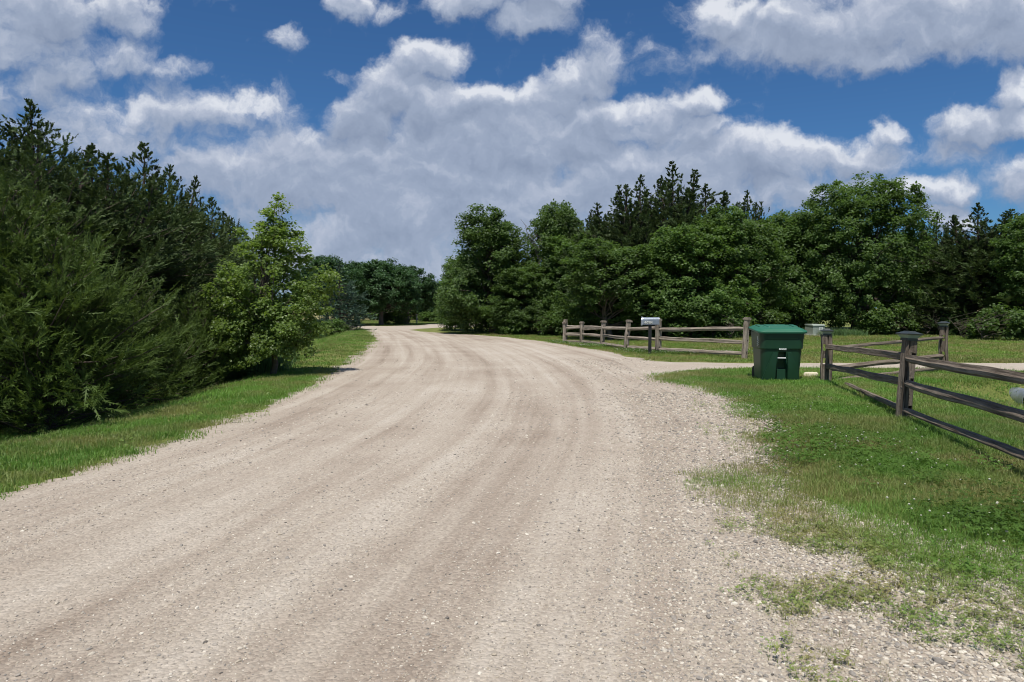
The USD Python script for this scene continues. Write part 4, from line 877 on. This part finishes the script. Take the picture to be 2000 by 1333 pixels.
# ------------------------------------------------------------------ green wheeled cart
def rrect(w, d, r, k=6):
    c = []
    for (sx_, sy_, a0) in ((1, 1, 0), (-1, 1, 1), (-1, -1, 2), (1, -1, 3)):
        for j in range(k + 1):
            a = (a0 + j / k) * math.pi / 2
            c.append((sx_ * (w / 2 - r) + r * math.cos(a), sy_ * (d / 2 - r) + r * math.sin(a)))
    return np.array(c)
def loft(levels):
    """levels: (z, outline) with equal point counts; closed top and bottom."""
    k = len(levels[0][1]); v = np.vstack([np.c_[o, np.full(k, z)] if np.isscalar(z) else np.c_[o, z] for z, o in levels]); n = len(levels)
    i = np.arange(n - 1)[:, None] * k; j = np.arange(k)[None]
    a, b, c, d = i + j, i + (j + 1) % k, i + k + (j + 1) % k, i + k + j
    f = np.concatenate([np.stack([a, b, c], -1).reshape(-1, 3), np.stack([a, c, d], -1).reshape(-1, 3)])
    v = np.vstack([v, v[:k].mean(0), v[-k:].mean(0)]); e0, e1 = n * k, n * k + 1
    f = np.vstack([f, [[e0, (q + 1) % k, q] for q in range(k)], [[e1, (n - 1) * k + q, (n - 1) * k + (q + 1) % k] for q in range(k)]])
    return v, f
def man(vf):
    return m3.Manifold(m3.Mesh(np.asarray(vf[0], np.float32), np.asarray(vf[1], np.uint32)))
cb = ground(1516, 742)
cart = thing("wheeled_cart", "dark green wheeled rubbish cart with a lighter green lid", "rubbish cart", cb, math.radians(-4))
body = man(loft([(0.03, rrect(.74, .60, .10)), (.06, rrect(.77, .63, .11)), (.62, rrect(.83, .70, .12)), (.655, rrect(.835, .705, .12)), (.675, rrect(.875, .75, .12)), (.86, rrect(.885, .765, .12)), (.885, rrect(.90, .78, .12)), (1.0, rrect(.91, .79, .12))]))
front = -.35
arch = man(loft([(.02, np.array([(-.125, -.6), (.125, -.6), (.115, -.20), (-.115, -.20)])), (.32, np.array([(-.125, -.6), (.125, -.6), (.11, -.22), (-.11, -.22)])), (.40, np.array([(-.095, -.6), (.095, -.6), (.085, -.23), (-.085, -.23)])), (.60, np.array([(-.088, -.6), (.088, -.6), (.075, -.25), (-.075, -.25)]))]))
leg_l = m3.Manifold.hull_points([(x, y, z) for (x, y, z) in ((-.38, -.30, .03), (-.13, -.352, .03), (-.13, -.378, .30), (-.10, -.378, .58), (-.18, -.372, .60), (-.30, -.355, .30), (-.13, -.1, .03), (-.1, -.1, .6), (-.36, -.1, .03))])
leg_r = leg_l.mirror((1, 0, 0))
skirt = m3.Manifold.hull_points([(x, y, z) for x in (-.34, .34) for (y, z) in ((-.30, .90), (-.395, .90), (-.402, .99), (-.3, .99))])
bm = (body + leg_l + leg_r) - arch
part(cart, "body", trimesh.Trimesh(*tri(bm), process=False), MATS["cart_green"], smooth=28)
part(cart, "recess_panel", box(0, -.285, .14, .17, .05, .21), MATS["cart_green"])
part(cart, "lift_bar", tube([(-.10, -.325, .475), (.10, -.325, .475)], .013, 10), MATS["steel_bar"], smooth=40)
part(cart, "front_panel", tri(m3.Manifold.hull_points([(x, y, z) for (x, y, z) in ((-.24, -.36, .87), (.24, -.36, .87), (-.30, -.398, .885), (.30, -.398, .885), (-.32, -.405, .975), (.32, -.405, .975), (-.3, -.33, .98), (.3, -.33, .98))])), MATS["cart_green"], smooth=30)
o = rrect(.985, .87, .13)
tiltz = lambda o_, z: z + .085 * (o_[:, 1] + .4)
lid_levels = [(.985, 1.0), (1.0, 1.012), (1.022, 1.012), (1.036, .985), (1.042, .93), (1.062, .885), (1.078, .80), (1.082, .70)]
part(cart, "lid", loft([(tiltz(o * s_, z), o * s_) for z, s_ in lid_levels]), MATS["lid_green"], smooth=35)
for (x0, y0, wx, wy) in ((0, .05, .46, .40), (-.345, .06, .10, .36), (.345, .06, .10, .36)):
    oo = rrect(wx, wy, .03) + [x0, y0]
    part(cart, "lid_panel", loft([(tiltz(oo, 1.07), oo), (tiltz(oo, 1.096), (oo - [x0, y0]) * .95 + [x0, y0])]), MATS["lid_green"], smooth=35)
part(cart, "lid_ridge", tube([(-.36, -.375, 1.043), (0, -.385, 1.052), (.36, -.375, 1.043)], .010, 6), MATS["lid_green"], smooth=True)
part(cart, "handle", tube([(-.30, .38, .98), (-.30, .47, 1.02), (.30, .47, 1.02), (.30, .38, .98)], .016, 8), MATS["cart_green"], smooth=40)
for s_ in (-1, 1):
    w = trimesh.creation.cylinder(.13, .06, sections=28); w.apply_transform(trimesh.transformations.rotation_matrix(math.pi / 2, [0, 1, 0])); w.apply_translation((s_ * .345, .345, .13))
    part(cart, "wheel", w, MATS["rubber"], smooth=40)
lab = part(cart, "label_plate", box(0, -.3745, .665, .145, .004, .040), MATS["white_print"], label="small white label with dark lettering")
marks = [box(-.058 + q * .013, -.3772, .667 + (.004 if q % 3 else -.003), .007, .0014, .018 + .006 * (q % 2)) for q in range(10)]
part(lab, "lettering", cat(*marks), MATS["cart_shadow_plastic"])
# white crest stripes on the left side
st_ = []
for q, (z, ln) in enumerate(((.90, .03), (.86, .03), (.815, .055), (.775, .07), (.735, .06))):
    if q < 2:
        st_.append(box(-.4485, -.20, z, .006, .050, .035))
    else:
        p0, p1 = (-.445, -.27, z + .018), (-.445, -.15, z - .018); st_.append(tube([p0, (-.446, -.215, z + .008), p1], .0085, 6))
part(cart, "side_emblem", cat(*st_), MATS["white_print"], label="white emblem printed on the side")

# ------------------------------------------------------------------ mailbox
mb = ground(1269, 692.5)
mail = thing("mailbox", "silver arched mailbox with black numbers on a black post", "mailbox", mb, math.radians(-6))
part(mail, "post", box(0, 0, .43, .10, .10, 1.02), MATS["black_paint"])
part(mail, "bracket", box(.02, 0, .955, .40, .13, .026), MATS["black_paint"])
def arch_sec(w, h, k=12):
    a = np.linspace(0, math.pi, k); return [(-w / 2, 0), (w / 2, 0)] + [(w / 2 * math.cos(t), h - w / 2 + w / 2 * math.sin(t)) for t in a]
def arch_prism(x0, x1, w, h, z):
    m = trimesh.creation.extrude_polygon(Polygon(arch_sec(w, h)).buffer(0), x1 - x0, engine="earcut")
    v = np.array(m.vertices)[:, [2, 0, 1]] * [1, 1, 1] + [x0, 0, z]
    return v, np.array(m.faces)
zb = .97
part(mail, "box_body", arch_prism(-.255, .275, .185, .235, zb), MATS["mailbox_side"], smooth=30)
part(mail, "door", cat(arch_prism(-.283, -.256, .203, .255, zb - .03), arch_prism(-.256, -.225, .197, .245, zb - .004)), MATS["galvanised"], smooth=30)
part(mail, "door_tab", box(-.262, 0, zb + .238, .024, .03, .05), MATS["galvanised"])
part(mail, "rear_cap", arch_prism(.276, .286, .195, .243, zb - .004), MATS["galvanised"], smooth=30)
pl = part(mail, "number_plate", box(-.060, -.0945, zb + .068, .26, .003, .085), MATS["white_print"], label="white number stickers")
tm = meshkit.text_mesh("10602", .068, .002, bold=True)
tv = np.array(tm.vertices); tv = tv - [tv[:, 0].min(), 0, 0]; tv[:, 0] *= .255 / tv[:, 0].max()
part(pl, "digits", (np.stack([tv[:, 0] - .190, -.0965 - tv[:, 2], tv[:, 1] + zb + .034], -1), np.array(tm.faces)), MATS["digit_black"])

# ------------------------------------------------------------------ utility box, culvert, slab, marker post, bin
ub = ground(1591, 656.5)
us = .86 * ub[1] / 33.0
util = thing("utility_box", "grey green utility cabinet with a white sticker before the trees", "utility box", ub, math.radians(14), (us, us, us))
part(util, "pad", box(0, 0, .03, .95, .85, .10), MATS["pale_post"])
part(util, "cabinet", tri(m3.Manifold.hull_points([(x, y, z) for x in (-.38, .38) for (y, z) in ((-.34, .081), (.34, .081), (-.34, .56), (.34, .62))])), MATS["utility_green"])
part(util, "lid", tri(m3.Manifold.hull_points([(x, y, z) for x in (-.40, .40) for (y, z) in ((-.37, .561), (.36, .621), (-.37, .60), (-.25, .655), (.36, .665))])), MATS["utility_green"])
part(util, "sticker", box(.14, -.345, .42, .24, .008, .19), MATS["white_print"])
for q in range(3):
    part(util, "warning_line", box(.14, -.3505, .46 - q * .05, .16, .002, .012), MATS["cart_shadow_plastic"])

cu = (10.45, 13.75, float(height(10.45, 13.75)) - .06)
culv = thing("culvert_pipe", "galvanised steel culvert mouth in the ditch at the right edge", "culvert", cu, math.radians(4))
nq, ky = 60, 40
yy = np.linspace(0, 3.6, nq); rr_ = .27 + .009 * np.sin(yy * 2 * math.pi / .068)
rr_[:] = .21 + .007 * np.sin(np.arange(nq) * 2.1)
th = np.arange(ky) / ky * 2 * math.pi
outer = np.stack([rr_[:, None] * np.cos(th), np.repeat(yy[:, None], ky, 1), .20 + rr_[:, None] * np.sin(th)], -1).reshape(-1, 3)
inner = np.stack([(rr_[:, None] - .012) * np.cos(th), np.repeat(yy[:, None], ky, 1), .20 + (rr_[:, None] - .012) * np.sin(th)], -1).reshape(-1, 3)
i = np.arange(nq - 1)[:, None] * ky; j = np.arange(ky)[None]
a, b, c, d = i + j, i + (j + 1) % ky, i + ky + (j + 1) % ky, i + ky + j
ff = np.concatenate([np.stack([a, b, c], -1).reshape(-1, 3), np.stack([a, c, d], -1).reshape(-1, 3)])
nv = len(outer)
ring = np.array([[q, nv + q, nv + (q + 1) % ky] for q in range(ky)] + [[q, nv + (q + 1) % ky, (q + 1) % ky] for q in range(ky)])
part(culv, "pipe", (np.vstack([outer, inner]), np.vstack([ff, ff[:, ::-1] + nv, ring])), MATS["galvanised"], smooth=60)
fl = []
for k_, (y_, r0, r1) in enumerate(((-.02, .215, .25), (-.26, .24, .35))):
    fl.append(np.stack([r1 * np.cos(np.linspace(-.5, math.pi + .5, 25)), np.full(25, y_), .20 + r1 * .9 * np.sin(np.linspace(-.5, math.pi + .5, 25)) * (1 if k_ == 0 else .82)], -1))
fa_ = np.vstack(fl); fi = np.array([[q, q + 1, 26 + q] for q in range(24)] + [[q, 26 + q, 25 + q] for q in range(24)])
fb = fa_ - unit((fa_ - [0, 0, .25]) * [1, 0, 1]) * .012
rim = np.array([[25 + q, 26 + q, 76 + q] for q in range(24)] + [[25 + q, 76 + q, 75 + q] for q in range(24)])
part(culv, "flared_end", (np.vstack([fa_, fb]), np.vstack([fi, fi[:, ::-1] + 50, rim])), MATS["galvanised"], smooth=40)

sl = ground(1583, 737)
rr2 = np.random.default_rng(5)
pts = np.array([(-.17, -.05), (-.10, -.10), (.02, -.11), (.14, -.06), (.16, .04), (.05, .11), (-.09, .10)])
slab = m3.Manifold.hull_points([(x, y, z) for x, y in pts for z in (-.03, .035 + .008 * rr2.normal())] + [(x * .9, y * .88, .055) for x, y in pts]).refine_to_length(.04)
v, f = tri(slab); v = v + (meshkit.noise(v * 22, 4) - .5)[:, None] * .012
st = thing("stone_slab", "flat pale limestone slab in the grass between cart and corner post", "stone", (sl[0], sl[1], sl[2] + .05))
part(st, "stone", (v, f), MATS["limestone"], smooth=30)

mp = at(814, 66.0)
mk = thing("marker_post", "pale slim marker post on the grass beyond the bend", "post", mp)
part(mk, "shaft", tube([(0, 0, -.1), (0, 0, .8), (0, 0, .84)], [.06, .055, .03], 10), MATS["pale_post"], smooth=40)
part(mk, "cap", tube([(0, 0, .841), (0, 0, .88), (0, 0, .9)], [.07, .07, .02], 10), MATS["pale_post"], smooth=40)

bp = at(682, 51.0)
bn = thing("storage_bin", "dark bluish container in the shade beneath the blue spruce", "container", bp, .2)
part(bn, "body", loft([(0, rrect(.6, .5, .05)), (.5, rrect(.7, .58, .06))]), MATS["dark_blue"], smooth=30)
part(bn, "lid", loft([(.501, rrect(.74, .62, .06)), (.54, rrect(.74, .62, .06)), (.58, rrect(.6, .5, .06))]), MATS["dark_blue"], smooth=30)
